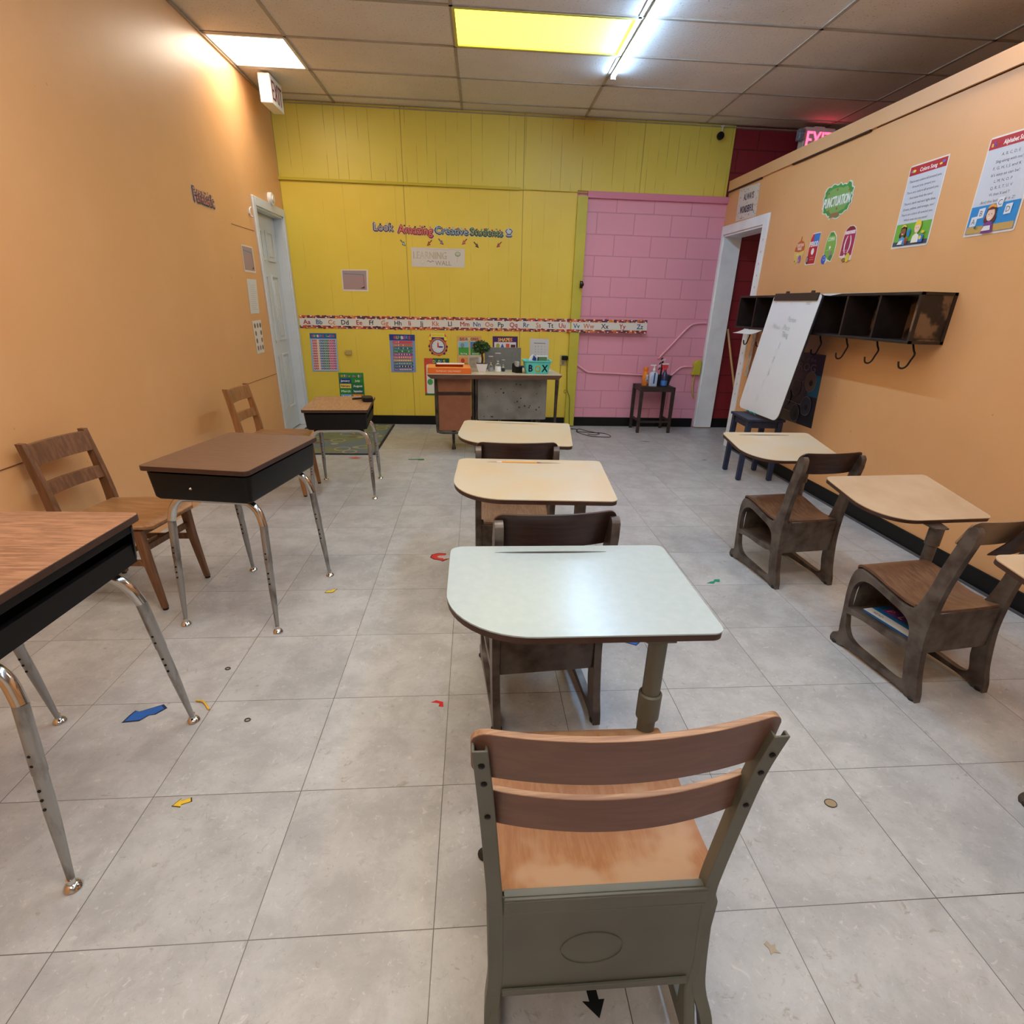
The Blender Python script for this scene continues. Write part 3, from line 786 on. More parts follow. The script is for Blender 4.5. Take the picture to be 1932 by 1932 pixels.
for P_, hs in ((L_, (.011, .012, .014, .0135, .0135, .0135, .013, .0125, .012, .0115)), (R_, (.011, .0125, .014, .0135, .013, .012, .012, .0115, .0115, .012))):
    b = MB(); pp = spline(P_, 4); hh = []
    for i in range(len(P_) - 1):
        for k in range(4): hh.append(hs[i] + (hs[i + 1] - hs[i]) * k / 4)
    hh.append(hs[-1]); ribbon(b, pp, hh)
    p_ = b.build('back_post', STEEL_GR, t, bevel=.0015, label='grey green steel post')
    for zz in (.745, .705, .632):
        v = min(pp, key=lambda q: abs(q.z - zz))
        b = MB(); b.lathe([(0, 0), (.0048, 0), (.0048, .0015), (0, .003)], (v.x, v.y - .0005, zz), M=Matrix.Rotation(PI / 2, 4, 'X'), n=12); b.build('screw', SCREW, p_)
b = MB(); slat(b, -.010, .446, .018, .712, .806, .040, .013, MIDWOOD, PLYEDGE, r=.028, n=28)
for v in b.bm.verts: v.co.y += -(v.co.z - .7) * .15; v.co.z += .016 * (v.co.x - .22)/.45
b.build('upper_slat', None, t, bevel=.0015)
b = MB(); slat(b, .016, .420, .020, .604, .672, .036, .012, MIDWOOD, PLYEDGE, r=.004, n=28)
for v in b.bm.verts: v.co.z += .012 * (v.co.x - .22)/.4
b.build('lower_slat', None, t, bevel=.0015)
b = MB(); prof = [(0.395, .385), (.408, .402), (.40, .417), (.37, .424), (.31, .420), (.25, .412), (.18, .405), (.11, .404), (.06, .410), (.018, .420)]
seat = seat_mesh(.45, 1.0, 0, 1.0, [(a, z) for a, z in prof], .010, inset=.016, wide=True)
seat.build('seat', SEATORANGE, t)
b = MB(); b.box(.030, .001, .155, .409, .003, .430); b.box(.043, -.004, .387, .398, .0, .392); b.box(.043, -.006, .155, .398, 0, .171); b.box(.043, -.004, .392, .398, .016, .428)
b.box(.043, -.005, .420, .398, .018, .4235)
b.build('rear_panel', STEEL_GR, t, bevel=.001)
b = MB()
el = [(.205 + .058 * math.cos(a), .275 + .046 * math.sin(a)) for a in [k * 2 * PI / 32 for k in range(32)]]; ei = [(.205 + .056 * math.cos(a), .275 + .044 * math.sin(a)) for a in [-k * 2 * PI / 32 for k in range(32)]]
b.prism(el, [ei], XZ, -.0006, .001); b.build('embossed_oval', mat('worn_oval', (92, 92, 82), .55), t)
b = MB(); b.box(.043, .003, .170, .410, .385, .173); b.box(.043, .383, .170, .410, .386, .39); b.build('book_shelf', STEEL_GR, t)
for x0 in (.019, .402):
    out_ = [(.0, .385), (.03, .398), (.30, .398), (.385, .39), (.398, .36), (.395, .20), (.385, .08), (.392, .04), (.415, .025), (.415, .0), (.38, .0), (.365, .02), (.0, .02), (-.03, .02), (-.03, .0), (-.045, .0), (-.03, .05), (.0, .12)]
    hol = [[(.03, .20), (.365, .20), (.368, .30), (.33, .36), (.26, .375), (.06, .365), (.03, .34)], [(.02, .05), (.355, .05), (.368, .15), (.03, .155)]]
    b = MB(); b.prism(out_, [list(reversed(h)) for h in hol], YZ, x0, x0 + .022); sf = b.build('side_frame', STEEL_GR, t, bevel=.004)
    for sy in (.398, -.036):
        b = MB(); b.lathe([(0, 0), (.016, 0), (.018, .005), (.018, .011), (.01, .02), (0, .02)], (x0 + (.011 if x0 > .1 else -.002), sy, 0), n=14); b.build('foot_glide', RUBBER, sf)
desk_post(t, (.402, .398), (.235, 1.199, .706, .0, .010, .612, .462, BLUEWH, .20), STEEL_GR, 1.0, gr=.021, collar=(.455, .525))
# things kept in and on the desks
def placed(root, M): return Matrix.Translation(root.location) @ Matrix.Rotation(root.rotation_euler.z, 4, 'Z') @ M
class Flat(Sheet): pass
def book(name, label, root, x, y, z, rz, W, H, th, col, draw, group=None):
    M = placed(root, Matrix.Translation((x, y, z)) @ Matrix.Rotation(rz, 4, 'Z'))
    o = MB(); o.box(-W / 2, -H / 2, 0, W / 2, H / 2, th, ink(col)); o.box(-W / 2 + .003, -H / 2 - .0005, .002, W / 2 - .002, H / 2 + .0005, th - .002, ink((235, 232, 224)))
    s_ = Sheet(W, H, lambda u, v, n: Vector(((u - .5) * W, (v - .5) * H, th + n)), 0, 0.0004); s_.mb.bm.free(); s_.mb = o; draw(s_)
    ob = o.build(name); ob.matrix_world = M; return tag(ob, label, 'book', group)
def d1_(s):
    s.rect(0, 0, s.W, s.H, (28, 120, 200)); s.rect(0, 0, .045, s.H, (225, 232, 240)); s.text('READ', .022, s.H * .8, .014, (40, 40, 60), ang=-PI / 2)
    for i, (ch, c) in enumerate(zip('PLAY', ((170, 70, 190), (120, 60, 170), (40, 90, 110), (70, 170, 60)))):
        v = s.H - .05 - i * .052; s.rect(.07, v - .022, .125, v + .022, c); s.text(ch, .098, v, .034, (245, 245, 245), ang=-PI / 2)
    s.rect(.14, 0, s.W, s.H, (24, 70, 84))
def d2_(s):
    s.rect(0, 0, s.W, s.H, (110, 22, 24)); s.rect(.02, .02, s.W - .02, s.H - .02, (92, 16, 20)); s.rect(s.W * .4, .04, s.W * .5, s.H - .04, (150, 90, 70))
book('workbook', 'blue and white workbook under the seat of the desk with the wall-tinted top', u5, .150, .212, .189, .03, .21, .28, .008, (40, 110, 190), d1_)
book('notebook', 'dark red book lying on the blue workbook under the seat', u5, .235, .245, .1982, -.05, .12, .19, .016, (100, 20, 24), d2_)
t = thing('pencil', 'yellow pencil in the groove of the second middle desk', 'pencil', (.222, 2.083, .714), -.052)
Mp = Matrix.Rotation(.059, 4, 'X')
b = MB(); b.tube([(-.12, .187, .0006), (.03, .187, .0006)], .0038, ink((232, 168, 70)), n=6); p_ = b.build('barrel', None, t); p_.matrix_local = Mp
b = MB(); b.tube([(.03, .187, .0006), (.052, .187, .0006)], [.0036, .0006], ink((150, 120, 96)), n=8); p_ = b.build('tip', None, t); p_.matrix_local = Mp
b = MB(); b.tube([(-.142, .187, .0006), (-.12, .187, .0006)], .0037, ink((236, 222, 216)), n=8); p_ = b.build('eraser', None, t); p_.matrix_local = Mp

# ================================================================== BOX DESKS (black tray, chrome legs)
def box_desk(label, loc, rz, w_, d_, ht, topm, openside, sx, sy, knob=False, group='box desks on the left'):
    """w_ along x, d_ along y; openside: +1 the pupil's side faces +x and is an open slot"""
    t = thing('student_desk', label, 'student desk', loc, rz, group)
    th = .019
    b = MB(); b.prism(rrect(w_, d_, (.022,) * 4, 6), [], XY, ht - th, ht - .001, EDGE); b.prism(rrect(w_ - .004, d_ - .004, (.02,) * 4, 6), [], XY, ht - .001, ht, topm)
    b.build('desktop', None, t, bevel=.0012)
    # tray: tapered box, open on +x when openside
    z1 = ht - th - .001; z0 = z1 - .120; iw, id_ = w_ / 2 - .008, d_ / 2 - .010
    def ring(x, y, z, r): return [Vector((p[0], p[1], z)) for p in rrect(2 * x, 2 * y, (r,) * 4, 5)]
    b = MB()
    outer = [ring(iw - .020, id_ - .020, z0, .02), ring(iw - .012, id_ - .012, z0 + .010, .022), ring(iw - .002, id_ - .004, z1 - .01, .03)]
    inner = [ring(iw - .012, id_ - .010, z1 - .01, .022), ring(iw - .02, id_ - .018, z0 + .015, .02)]
    V = []
    rings = outer + inner; n = len(rings[0]); vs = [v for r in rings for v in r]; fs = []
    for i in range(len(rings) - 1):
        for j in range(n):
            a = i * n + j; c = i * n + (j + 1) % n
            if openside and i in (1, 2, 3):
                mx = (rings[1][j].x + rings[1][(j + 1) % n].x) / 2; my = abs(rings[1][j].y + rings[1][(j + 1) % n].y) / 2
                if openside > 0 and mx > iw - .0185 and my < id_ - .045: continue
            fs.append((a, c, c + n, a + n))
    fs.append(tuple(range(n - 1, -1, -1))); fs.append(tuple(4 * n + j for j in range(n)))
    b.faces(vs, fs)
    if openside:
        b.box(iw - .028, -id_ + .03, z0 + .002, iw - .012, id_ - .03, z0 + .058)
        b.box(iw - .016, -id_ + .03, z1 - .026, iw - .004, id_ - .03, z1 - .004)
    b.build('book_tray', BLACKPL, t)
    if knob:
        b = MB(); b.lathe([(0, 0), (.005, 0), (.006, .004), (.003, .009), (0, .010)], (-.03, -id_ + .006, z1 - .065), M=Matrix.Rotation(PI / 2, 4, 'X'), n=12); b.build('knob', BRIGHTCH, t)
    r = .0160; rail = z0 - .015
    for e in (-1, 1):
        y0 = e * (id_ - .085); y1 = e * sy / 2
        arc = []
        for sgn in (-1, 1):
            seq = [(0, y0, rail)]
        xs = sx / 2
        top = spline([(-xs + .012, y0 + (y1 - y0) * .18, rail - .10), (-xs + .028, y0 + (y1 - y0) * .06, rail - .045), (-xs + .060, y0, rail - .010), (-xs + .10, y0, rail), (0, y0, rail), (xs - .10, y0, rail), (xs - .060, y0, rail - .010), (xs - .028, y0 + (y1 - y0) * .06, rail - .045), (xs - .012, y0 + (y1 - y0) * .18, rail - .10)], 6)
        b = MB(); b.tube(top, r, n=14); ra = b.build('leg_rail', BRIGHTCH, t)
        for sgn in (-1, 1):
            A = Vector((sgn * (xs - .012), y0 + (y1 - y0) * .18, rail - .098)); F = Vector((sgn * xs, y1, 0.0))
            D = F - A
            b = MB(); b.tube([A, A + D * .34, A + D * .345], [r, r, r], n=14); b.tube([A + D * .33, A + D * .56, A + D * .62, A + D * .955], [r * .9, r * .9, r * .85, r * .5], n=14)
            lg = b.build('leg', CHROME, t)
            for q in (.24, .29, .42, .47, .52):
                b = MB(); P_ = A + D * q; b.tube([P_ + Vector((0, -.004, 0)), P_ + Vector((0, -(r + .0006), 0))], .0038, n=8)
                b.build('adjusting_hole', SCREW, lg)
            b = MB(); b.lathe([(0, 0), (.019, 0), (.021, .004), (.017, .012), (.009, .017), (.009, .032), (0, .032)], (F.x, F.y, 0), n=18); b.build('foot_glide', BRIGHTCH, lg)
    return t
box_desk('walnut topped box desk nearest on the left, black tray open toward the aisle', (-1.206, 1.272, 0), math.radians(-2), .452, .61, .762, LAMTOP, 1, .445, .590)
box_desk('dark brown topped box desk between the two wooden chairs, black closed tray', (-1.029, 2.421, 0), math.radians(-10), .445, .62, .735, LAMTOP2, 0, .425, .550, knob=True)
box_desk('far tan topped box desk with a black case on it, by the rug', (-.975, 4.142, 0), math.radians(4.5), .44, .60, .653, LAMTOP3, 1, .430, .520)
t = thing('glasses_case', 'small black case lying on the far tan box desk', 'case', (-.80, 4.24, .6535), .3)
b = MB(); b.prism(rrect(.075, .13, (.03,) * 4, 6), [], XY, 0, .030); b.build('body', BLACKPL, t, bevel=.01, seg=3)
b = MB(); b.tube([(-.02, .05, .012), (-.06, .075, .008), (-.10, .085, .005)], .007, n=8); b.build('strap', BLACKPL, t)

# ================================================================== WOODEN CHAIRS
def wood_chair(label, loc, rz, m_, ms):
    t = thing('wooden_chair', label, 'chair', loc, rz, 'wooden chairs beside the left wall')
    W, D, zs = .355, .41, .425
    def limb(name, pts, w1, w2, par=t, m2=m_):
        b = MB(); rings = []
        for i, p in enumerate(pts):
            p = Vector(p); k = i / (len(pts) - 1)
            hw, hd = w1[i] / 2, w2[i] / 2
            rings.append([p + Vector((-hw, -hd, 0)), p + Vector((hw, -hd, 0)), p + Vector((hw, hd, 0)), p + Vector((-hw, hd, 0))])
        b.loft(rings); return b.build(name, m2, par, bevel=.005)
    for s_ in (-1, 1):
        x = s_ * (W / 2 - .018)
        pts = [(x, -D / 2 - .035, 0.008), (x, -D / 2 - .010, .16), (x, -D / 2 + .016, .36), (x, -D / 2 + .016, .46), (x, -D / 2 - .004, .60), (x, -D / 2 - .030, .740), (x, -D / 2 - .034, .757)]
        pp = spline(pts, 3); n = len(pp)
        w1 = [.024] * n; w2 = [.028 + .022 * max(0, 1 - abs(p.z - .40) / .40) for p in pp]
        lg = limb('back_leg', pp, w1, w2)
        b = MB(); b.lathe([(0, 0), (.012, 0), (.013, .008), (0, .009)], (x, -D / 2 - .036, 0), n=12); b.build('foot_cap', RUBBER, lg)
        lg = limb('leg', [(x + s_ * .004, D / 2 + .005, .008), (x, D / 2 - .022, .25), (x, D / 2 - .03, .395)], (.024, .032, .034), (.024, .036, .04))
        b = MB(); b.lathe([(0, 0), (.012, 0), (.013, .008), (0, .009)], (x + s_ * .004, D / 2 + .005, 0), n=12); b.build('foot_cap', RUBBER, lg)
        b = MB(); b.bar((x, -D / 2 + .015, .215), (x, D / 2 - .03, .235), .014, .03); b.build('side_stretcher', m_, t, bevel=.003)
        b = MB(); b.bar((x, -D / 2 + .02, .385), (x, D / 2 - .03, .385), .018, .05); b.build('side_rail', m_, t, bevel=.003)
    b = MB(); b.bar((-W / 2 + .02, 0, .222), (W / 2 - .02, 0, .222), .022, .014, up=(0, 1, 0)); b.build('cross_stretcher', m_, t, bevel=.003)
    b = MB(); b.bar((-W / 2 + .02, D / 2 - .03, .30), (W / 2 - .02, D / 2 - .03, .30), .03, .014, up=(0, 1, 0)); b.build('front_stretcher', m_, t, bevel=.003)
    b = MB(); b.bar((-W / 2 + .03, D / 2 - .035, .385), (W / 2 - .03, D / 2 - .035, .385), .05, .018, up=(0, 1, 0)); b.build('front_rail', m_, t, bevel=.003)
    # seat: shaped panel with rounded front corners
    n = 14; top = []
    b = MB(); rings = []
    for i in range(n + 1):
        v = i / n; y = -D / 2 + .03 + (D - .0) * v
        hw = W / 2 - .028 + .04 * min(1, v * 2.2); 
        if v > .86: hw -= .05 * ((v - .86) / .14) ** 2
        dip = .010 * math.sin(PI * v) ; ro = .018 * max(0, (v - .82) / .18) ** 2
        rt = []; rb = []
        for j in range(9):
            u = j / 8; x = -hw + 2 * hw * u; z = zs - dip * math.sin(PI * u) - ro
            rt.append(Vector((x, y, z))); rb.append(Vector((x, y, z - .018 + ro * .2)))
        rings.append(rt + list(reversed(rb)))
    b.loft(rings); b.build('seat', ms, t, bevel=.004)
    for (z0, z1, yy) in ((.660, .748, -.008), (.530, .585, .012)):
        b = MB(); slat(b, -W / 2 + .028, W / 2 - .028, -D / 2 + yy, z0, z1, .018, .020, m_, None, r=.002)
        for v in b.bm.verts: v.co.y += -(v.co.z - z0) * .18
        b.build('back_slat', None, t, bevel=.004)
    return t
wood_chair('worn brown wooden chair between the nearest two box desks, back to the left wall', (-1.625, 2.52, 0), math.radians(-98.6), OAK, OAKSEAT)
wood_chair('lighter oak wooden chair half hidden behind the dark topped box desk', (-1.455, 4.13, 0), math.radians(-93), OAKL, OAKSEAT)
# ================================================================== THINGS ON THE BACK WALL
# alphabet strip, runs over the yellow post onto the pink wall
c_ = ((-1.909, 1.170), (1.953, 1.214), (1.958, 1.071), (-1.910, 1.038))
def strip_fn(u, v, n):
    p = wallmap('back', c_)(u, v, n)
    if p.x > 1.06: p.y = p.y - .048 if p.x < 1.20 else p.y - .048 + .0 * (p.x - 1.2)
    return p
s = Sheet(3.865, .138, strip_fn)
NS = 54
rnd = random.Random(3)
for k in range(NS):   # base in short lengths so that it can bend over the post
    u0, u1 = k * s.W / NS, (k + 1) * s.W / NS
    s.mb.prism([(u0, 0), (u1, 0), (u1, s.H), (u0, s.H)], [], lambda a, b_, t_: s.at(a, b_, t_), s.g, s.g + s.t, ink((222, 220, 214)))
PC = [(150, 40, 50), (88, 46, 84), (214, 110, 60), (120, 44, 70), (196, 80, 56), (70, 44, 80), (226, 130, 80)]
l1, l2, l3 = s.lay(), s.lay(), s.lay()
for v0 in (0.0, .107):
    nseg = 130
    for k in range(nseg):
        u0 = k * s.W / nseg; hh = .031 if v0 == 0 else .031
        s.rect(u0, v0 + .001, u0 + s.W / nseg, v0 + .030, PC[rnd.randrange(len(PC))], l1)
    for k in range(nseg):
        u0 = (k + rnd.random()) * s.W / nseg * .985 + .01
        s.ell(u0, v0 + .002 + rnd.random() * .026, .012 + rnd.random() * .006, .006 + rnd.random() * .004, PC[rnd.randrange(len(PC))], l2, 8)
    for k in range(72):
        u0 = .02 + k * (s.W - .04) / 71
        s.ell(u0, v0 + (.008 if (k % 2) else .023), .011, .006, ((246, 226, 196), (242, 196, 90), (250, 236, 222))[k % 3], l3, 9)
AC = dict(zip('ABCDEFGHIJKLMNOPQRSTUVWXYZ', [0, 1, 2, 3, 0, 3, 2, 3, 0, 4, 2, 3, 0, 1, 2, 3, 0, 1, 2, 3, 0, 1, 2, 3, 0, 1]))
ACC = [(176, 30, 40), (36, 92, 140), (206, 110, 70), (28, 34, 48), (34, 74, 92)]
LX = [-1.831, -1.698, -1.564, -1.422, -1.267, -1.135, -0.991, -0.846, -0.718, -0.59, -0.432, -0.274, -0.109, 0.026, 0.163, 0.293, 0.436, 0.58, 0.718, 0.856, 0.989, 1.145, 1.285, 1.469, 1.671, 1.874]
for ch, x in zip('ABCDEFGHIJKLMNOPQRSTUVWXYZ', LX):
    s.text(ch + ch.lower(), x + 1.909, .069, .050, ACC[AC[ch]], lay=s.g + s.t + .0006, bold=.0012)
s.build('alphabet_strip', 'long alphabet border strip Aa to Zz across the yellow and pink back wall', 'wall border')

def confetti_title(s, st, cx, cy, wd, h, cols):
    V, T, w_ = text_tris(st); n = len(st); 
    for i, ch in enumerate(st):
        s.text(ch, cx - wd / 2 + (i + .5) * wd / n, cy + .001 * ((i * 7) % 3 - 1), h, cols[i % len(cols)], width=wd / n * .82, bold=.0012)
TITLE = [(226, 70, 60), (240, 196, 60), (70, 160, 90), (236, 236, 230), (210, 90, 150), (90, 160, 220)]
# numbers chart (rows of boxes)
s = sheet('back', ((-1.817, .988), (-1.529, .992), (-1.543, .588), (-1.832, .582)))
s.base((150, 186, 226)); s.rect(0, s.H - .055, s.W, s.H, (34, 96, 160))
confetti_title(s, 'NUMBERS 1-120', s.W / 2, s.H - .027, s.W * .86, .024, TITLE)
cc = [(200, 62, 54), (196, 70, 58), (240, 196, 140), (32, 104, 170), (30, 90, 120), (44, 120, 90), (40, 100, 80), (206, 60, 110), (196, 60, 120), (150, 50, 110)]
s.rect(.02, .012, s.W - .012, s.H - .062, (224, 228, 236)); n1 = s.lay(); n2 = s.lay()
for c in range(10):
    for r in range(12):
        u = .022 + c * (s.W - .036) / 10; v = s.H - .066 - (r + 1) * (s.H - .082) / 12
        s.rect(u + .0008, v + .006, u + (s.W - .036) / 10 - .001, v + (s.H - .082) / 12, cc[c], n1)
        s.rect(u + .009, v + .014, u + .015, v + .022, (235, 220, 220), n2)
s.build('number_chart', 'blue NUMBERS poster with a grid of coloured number boxes, beside the white door', 'poster')
# pencil numbers poster
s = sheet('back', ((-.952, .996), (-.669, .997), (-.674, .595), (-.954, .590)))
s.base((132, 156, 206)); s.rect(0, s.H - .063, s.W, s.H, (30, 60, 140)); confetti_title(s, 'NUMBERS', s.W / 2, s.H - .031, s.W * .66, .034, TITLE)
bc = [(216, 72, 76), (204, 112, 70), (30, 120, 110), (50, 140, 80), (150, 70, 130), (214, 110, 110), (190, 150, 90), (36, 110, 120), (60, 90, 110), (110, 90, 150)]
nm = ['1 one', '2 two', '3 three', '4 four', '5 five', '6 six', '7 seven', '8 eight', '9 nine', '10 ten']
for r in range(10):
    v = s.H - .080 - r * .0325
    n1 = s.lay(); s.poly([(.035, v - .012), (s.W - .035, v - .012), (s.W - .024, v), (s.W - .035, v + .012), (.035, v + .012)], bc[r], n1)
    s.text(nm[r], .066, v, .013, (240, 236, 236), lay=n1 + .0004)
    for k in range(r + 1):
        x = .10 + k * (.145 / max(3, r + 1)); s.ell(x, v, .004, .010, ((245, 240, 236), (60, 30, 40))[(r + k) % 2 if r in (3, 8) else 0], n1 + .0008, 8)
s.build('number_poster', 'purple blue NUMBERS poster of counting pencils, left of the paper clock', 'poster')
# months
s = sheet('back', ((-1.552, .574), (-1.271, .577), (-1.279, .152), (-1.559, .148)))
s.base((46, 140, 60)); confetti_title(s, 'MONTHS of the YEAR', s.W / 2, s.H - .034, s.W * .86, .026, TITLE)
ml = [('January', 'July', (32, 64, 140), (40, 140, 60)), ('February', 'August', (232, 206, 110), (36, 120, 80)), ('March', 'September', (52, 150, 66), (26, 104, 96)), ('April', 'October', (120, 170, 220), (220, 130, 50)), ('May', 'November', (150, 90, 160), (150, 90, 50)), ('June', 'December', (230, 200, 70), (190, 40, 50))]
for r, (a, c, ca, cb) in enumerate(ml):
    v = s.H - .062 - r * .058; n1 = s.lay()
    s.rect(.012, v - .050, s.W / 2 - .004, v, ca, n1); s.rect(s.W / 2 + .004, v - .050, s.W - .01, v, cb, n1)
    s.text(a, s.W * .26, v - .024, .022, (240, 240, 236) if r != 1 else (120, 60, 40), width=s.W * .36, lay=n1 + .0004, bold=.0008); s.text(c, s.W * .75, v - .024, .022, (240, 240, 236), width=s.W * (.36 if len(c) > 4 else .2), lay=n1 + .0004, bold=.0008)
s.build('month_poster', 'green MONTHS poster low on the yellow wall behind the far box desk', 'poster')
# small tan wall box
t = thing('wall_switch', 'small tan box on the yellow wall between the two NUMBERS posters', 'switch', (-1.41, 6.63, .797))
b = MB(); b.box(-.032, -.022, -.026, .032, -.0005, .026); b.build('body', mat('tan_plastic', (190, 164, 100), .5), t, bevel=.004)
b = MB(); b.box(-.042, -.014, -.012, -.032, -.004, .004); b.build('tab', mat('tan_plastic', (190, 164, 100), .5), t)
# clock face poster
s = Sheet(.224, .238, wallmap('back', ((-.526, 1.017), (-.302, 1.017), (-.302, .779), (-.526, .779))))
W_, H_ = s.W, s.H; pts = []
for k in range(40):
    a = PI / 2 + 2 * PI * k / 40; rr = .100 + (.008 if 8 < k < 32 and k % 4 < 2 else 0)
    pts.append((W_ / 2 + rr * math.cos(a) * 1.0, .100 + rr * math.sin(a) * .98))
s.base((222, 110, 60), pts); s.base((222, 110, 60), [(.018, .15), (W_ - .018, .15), (W_ - .004, .19), (W_ - .03, .232), (.03, .232), (.004, .19)])
for sg in (-1, 1):
    for k in range(3):
        a = PI * 1.5 + sg * (.75 + k * .42); s.ell(W_ / 2 + .098 * math.cos(a), .098 + .098 * math.sin(a), .013, .013, (66, 40, 100), n=10)
    s.ell(W_ / 2 + sg * .086, .184, .018, .021, (240, 220, 70))
s.rect(.045, .15, W_ - .045, .20, (60, 40, 110)); s.rect(.038, .198, W_ - .038, .236, (240, 236, 160)); s.rect(.044, .203, W_ - .044, .231, (226, 210, 50))
s.ell(W_ / 2, .100, .090, .090, (226, 120, 76), n=36); s.ell(W_ / 2, .100, .078, .078, (56, 82, 108), n=36); s.ell(W_ / 2, .100, .068, .068, (222, 226, 232), n=36)
n1 = s.lay()
for k in range(12):
    a = k * PI / 6; s.text(str(12 if k == 0 else k), W_ / 2 + .057 * math.sin(a), .100 + .057 * math.cos(a), .011, (50, 50, 60), lay=n1)
s.poly([(W_ / 2 - .008, .095), (W_ / 2 + .008, .095), (W_ / 2 + .006, .135), (W_ / 2, .152), (W_ / 2 - .006, .135)], (200, 40, 44))
s.poly([(W_ / 2 + .008, .088), (W_ / 2 + .045, .088), (W_ / 2 + .060, .097), (W_ / 2 + .045, .104), (W_ / 2 + .008, .104)], (46, 50, 140)); s.ell(W_ / 2, .097, .008, .008, (200, 40, 44))
s.build('paper_clock', 'orange wristwatch shaped paper clock with red and blue hands showing three o clock', 'clock poster')
# colours poster
s = sheet('back', ((-.577, .750), (-.292, .752), (-.296, .340), (-.581, .338)))
s.base((40, 120, 66)); s.poly([(0, .02), (.10, .02), (.10, s.H), (0, s.H)], (206, 72, 48)); s.rect(.10, s.H - .06, s.W, s.H, (22, 92, 60))
confetti_title(s, 'COLORS', s.W * .54, s.H - .034, s.W * .62, .036, [(90, 120, 190), (240, 200, 80), (80, 150, 170), (240, 220, 200)])
s.poly(rrect(s.W - .03, s.H - .085, (.02,) * 4, 4) and [(a + s.W / 2 + .004, c + s.H / 2 - .022) for a, c in rrect(s.W - .036, s.H - .088, (.018,) * 4, 4)], (226, 226, 218))
for k, c in enumerate([(214, 90, 70), (236, 150, 60), (236, 216, 70), (70, 160, 90), (60, 110, 190), (130, 80, 160)]):
    s.ell(.062 + (k % 3) * .08, s.H - .14 - .10 * (k // 3) - .02, .032, .034, c)
s.build('colors_poster', 'red and green COLORS poster partly behind the orange box on the teacher desk', 'poster')
# seasons
s = sheet('back', ((-.202, .996), (.076, 1.000), (.078, .604), (-.196, .604)))
s.base((214, 170, 100)); confetti_title(s, 'SEASONS', s.W / 2, s.H - .032, s.W * .8, .03, [(120, 50, 110), (200, 60, 80), (60, 110, 190), (236, 220, 180), (150, 60, 60)])
def scene_(s, u0, v0, u1, v1, sky, gr, name, tree):
    s.poly([(a + (u0 + u1) / 2, c + (v0 + v1) / 2) for a, c in rrect(u1 - u0, v1 - v0, (.012,) * 4, 4)], (228, 214, 170)); s.rect(u0 + .005, v0 + (v1 - v0) * .5, u1 - .005, v1 - .006, sky); s.rect(u0 + .005, v0 + .006, u1 - .005, v0 + (v1 - v0) * .56, gr)
    s.ell(u0 + (u1 - u0) * .4, v0 + (v1 - v0) * .70, .022, .026, tree, n=12); s.rect(u0 + (u1 - u0) * .38, v0 + (v1 - v0) * .44, u0 + (u1 - u0) * .42, v0 + (v1 - v0) * .6, (80, 60, 50)); s.text(name, (u0 + u1) / 2, v0 + .022, .014, (240, 244, 236), width=(u1 - u0) * .6, bold=.0006)
scene_(s, .010, .185, .136, .34, (140, 190, 216), (70, 160, 66), 'Spring', (120, 150, 160)); scene_(s, .144, .185, .270, .34, (50, 130, 200), (60, 140, 70), 'Summer', (190, 60, 70)); scene_(s, .010, .018, .136, .175, (226, 160, 90), (200, 130, 60), 'Fall', (196, 60, 40)); scene_(s, .144, .018, .270, .175, (200, 214, 230), (230, 236, 244), 'Winter', (240, 246, 250))
s.build('seasons_poster', 'tan SEASONS poster with landscape pictures behind the potted tree', 'poster')
# shapes
s = sheet('back', ((.202, 1.001), (.487, 1.005), (.490, .640), (.207, .636)))
s.base((66, 30, 96)); s.text('SHAPES', s.W / 2, s.H - .035, .036, (240, 220, 110), width=s.W * .56, bold=.0018)
s.text('S  A E', s.W / 2, s.H - .035, .036, (220, 80, 70), width=s.W * .52, bold=.001)
s.rect(.018, .02, s.W - .018, s.H - .062, (226, 224, 232)); v = s.H - .10
s.ell(.058, v, .022, .024, (170, 180, 70)); s.poly([(.088, v - .024), (.132, v - .024), (.11, v + .026)], (40, 90, 190)); s.rect(.150, v - .022, .190, v + .022, (220, 90, 50)); s.rect(.205, v - .018, .258, v + .012, (90, 24, 40))
for k, w_ in enumerate(('Circle', 'Triangle', 'Square', 'Rectangle')): s.text(w_, .055 + k * .057, v - .040, .011, (60, 60, 70), width=.042)
s.ell(.06, v - .10, .028, .018, (200, 60, 120)); s.poly([(.10, v - .10), (.125, v - .07), (.15, v - .10), (.125, v - .13)], (60, 150, 90)); s.ell(.20, v - .10, .02, .026, (230, 190, 60), n=5)
s.build('shapes_poster', 'purple SHAPES poster above the grey panel on the teacher desk', 'poster')
s = sheet('back', ((.626, .988), (.846, .986), (.850, .690), (.636, .690)))
s.base((206, 206, 208)); s.rect(.045, s.H - .052, s.W - .04, s.H - .046, (90, 92, 98)); n1 = s.lay()
for r in range(6):
    for c in range(4): s.text('acmr'[c] if r % 2 else 'dkbt'[c], .062 + c * .036, s.H - .082 - r * .030, .016, (120, 122, 128), lay=n1)
s.build('paper_sheet', 'white sheet of rows of small signs above the turquoise BOX basket', 'paper')
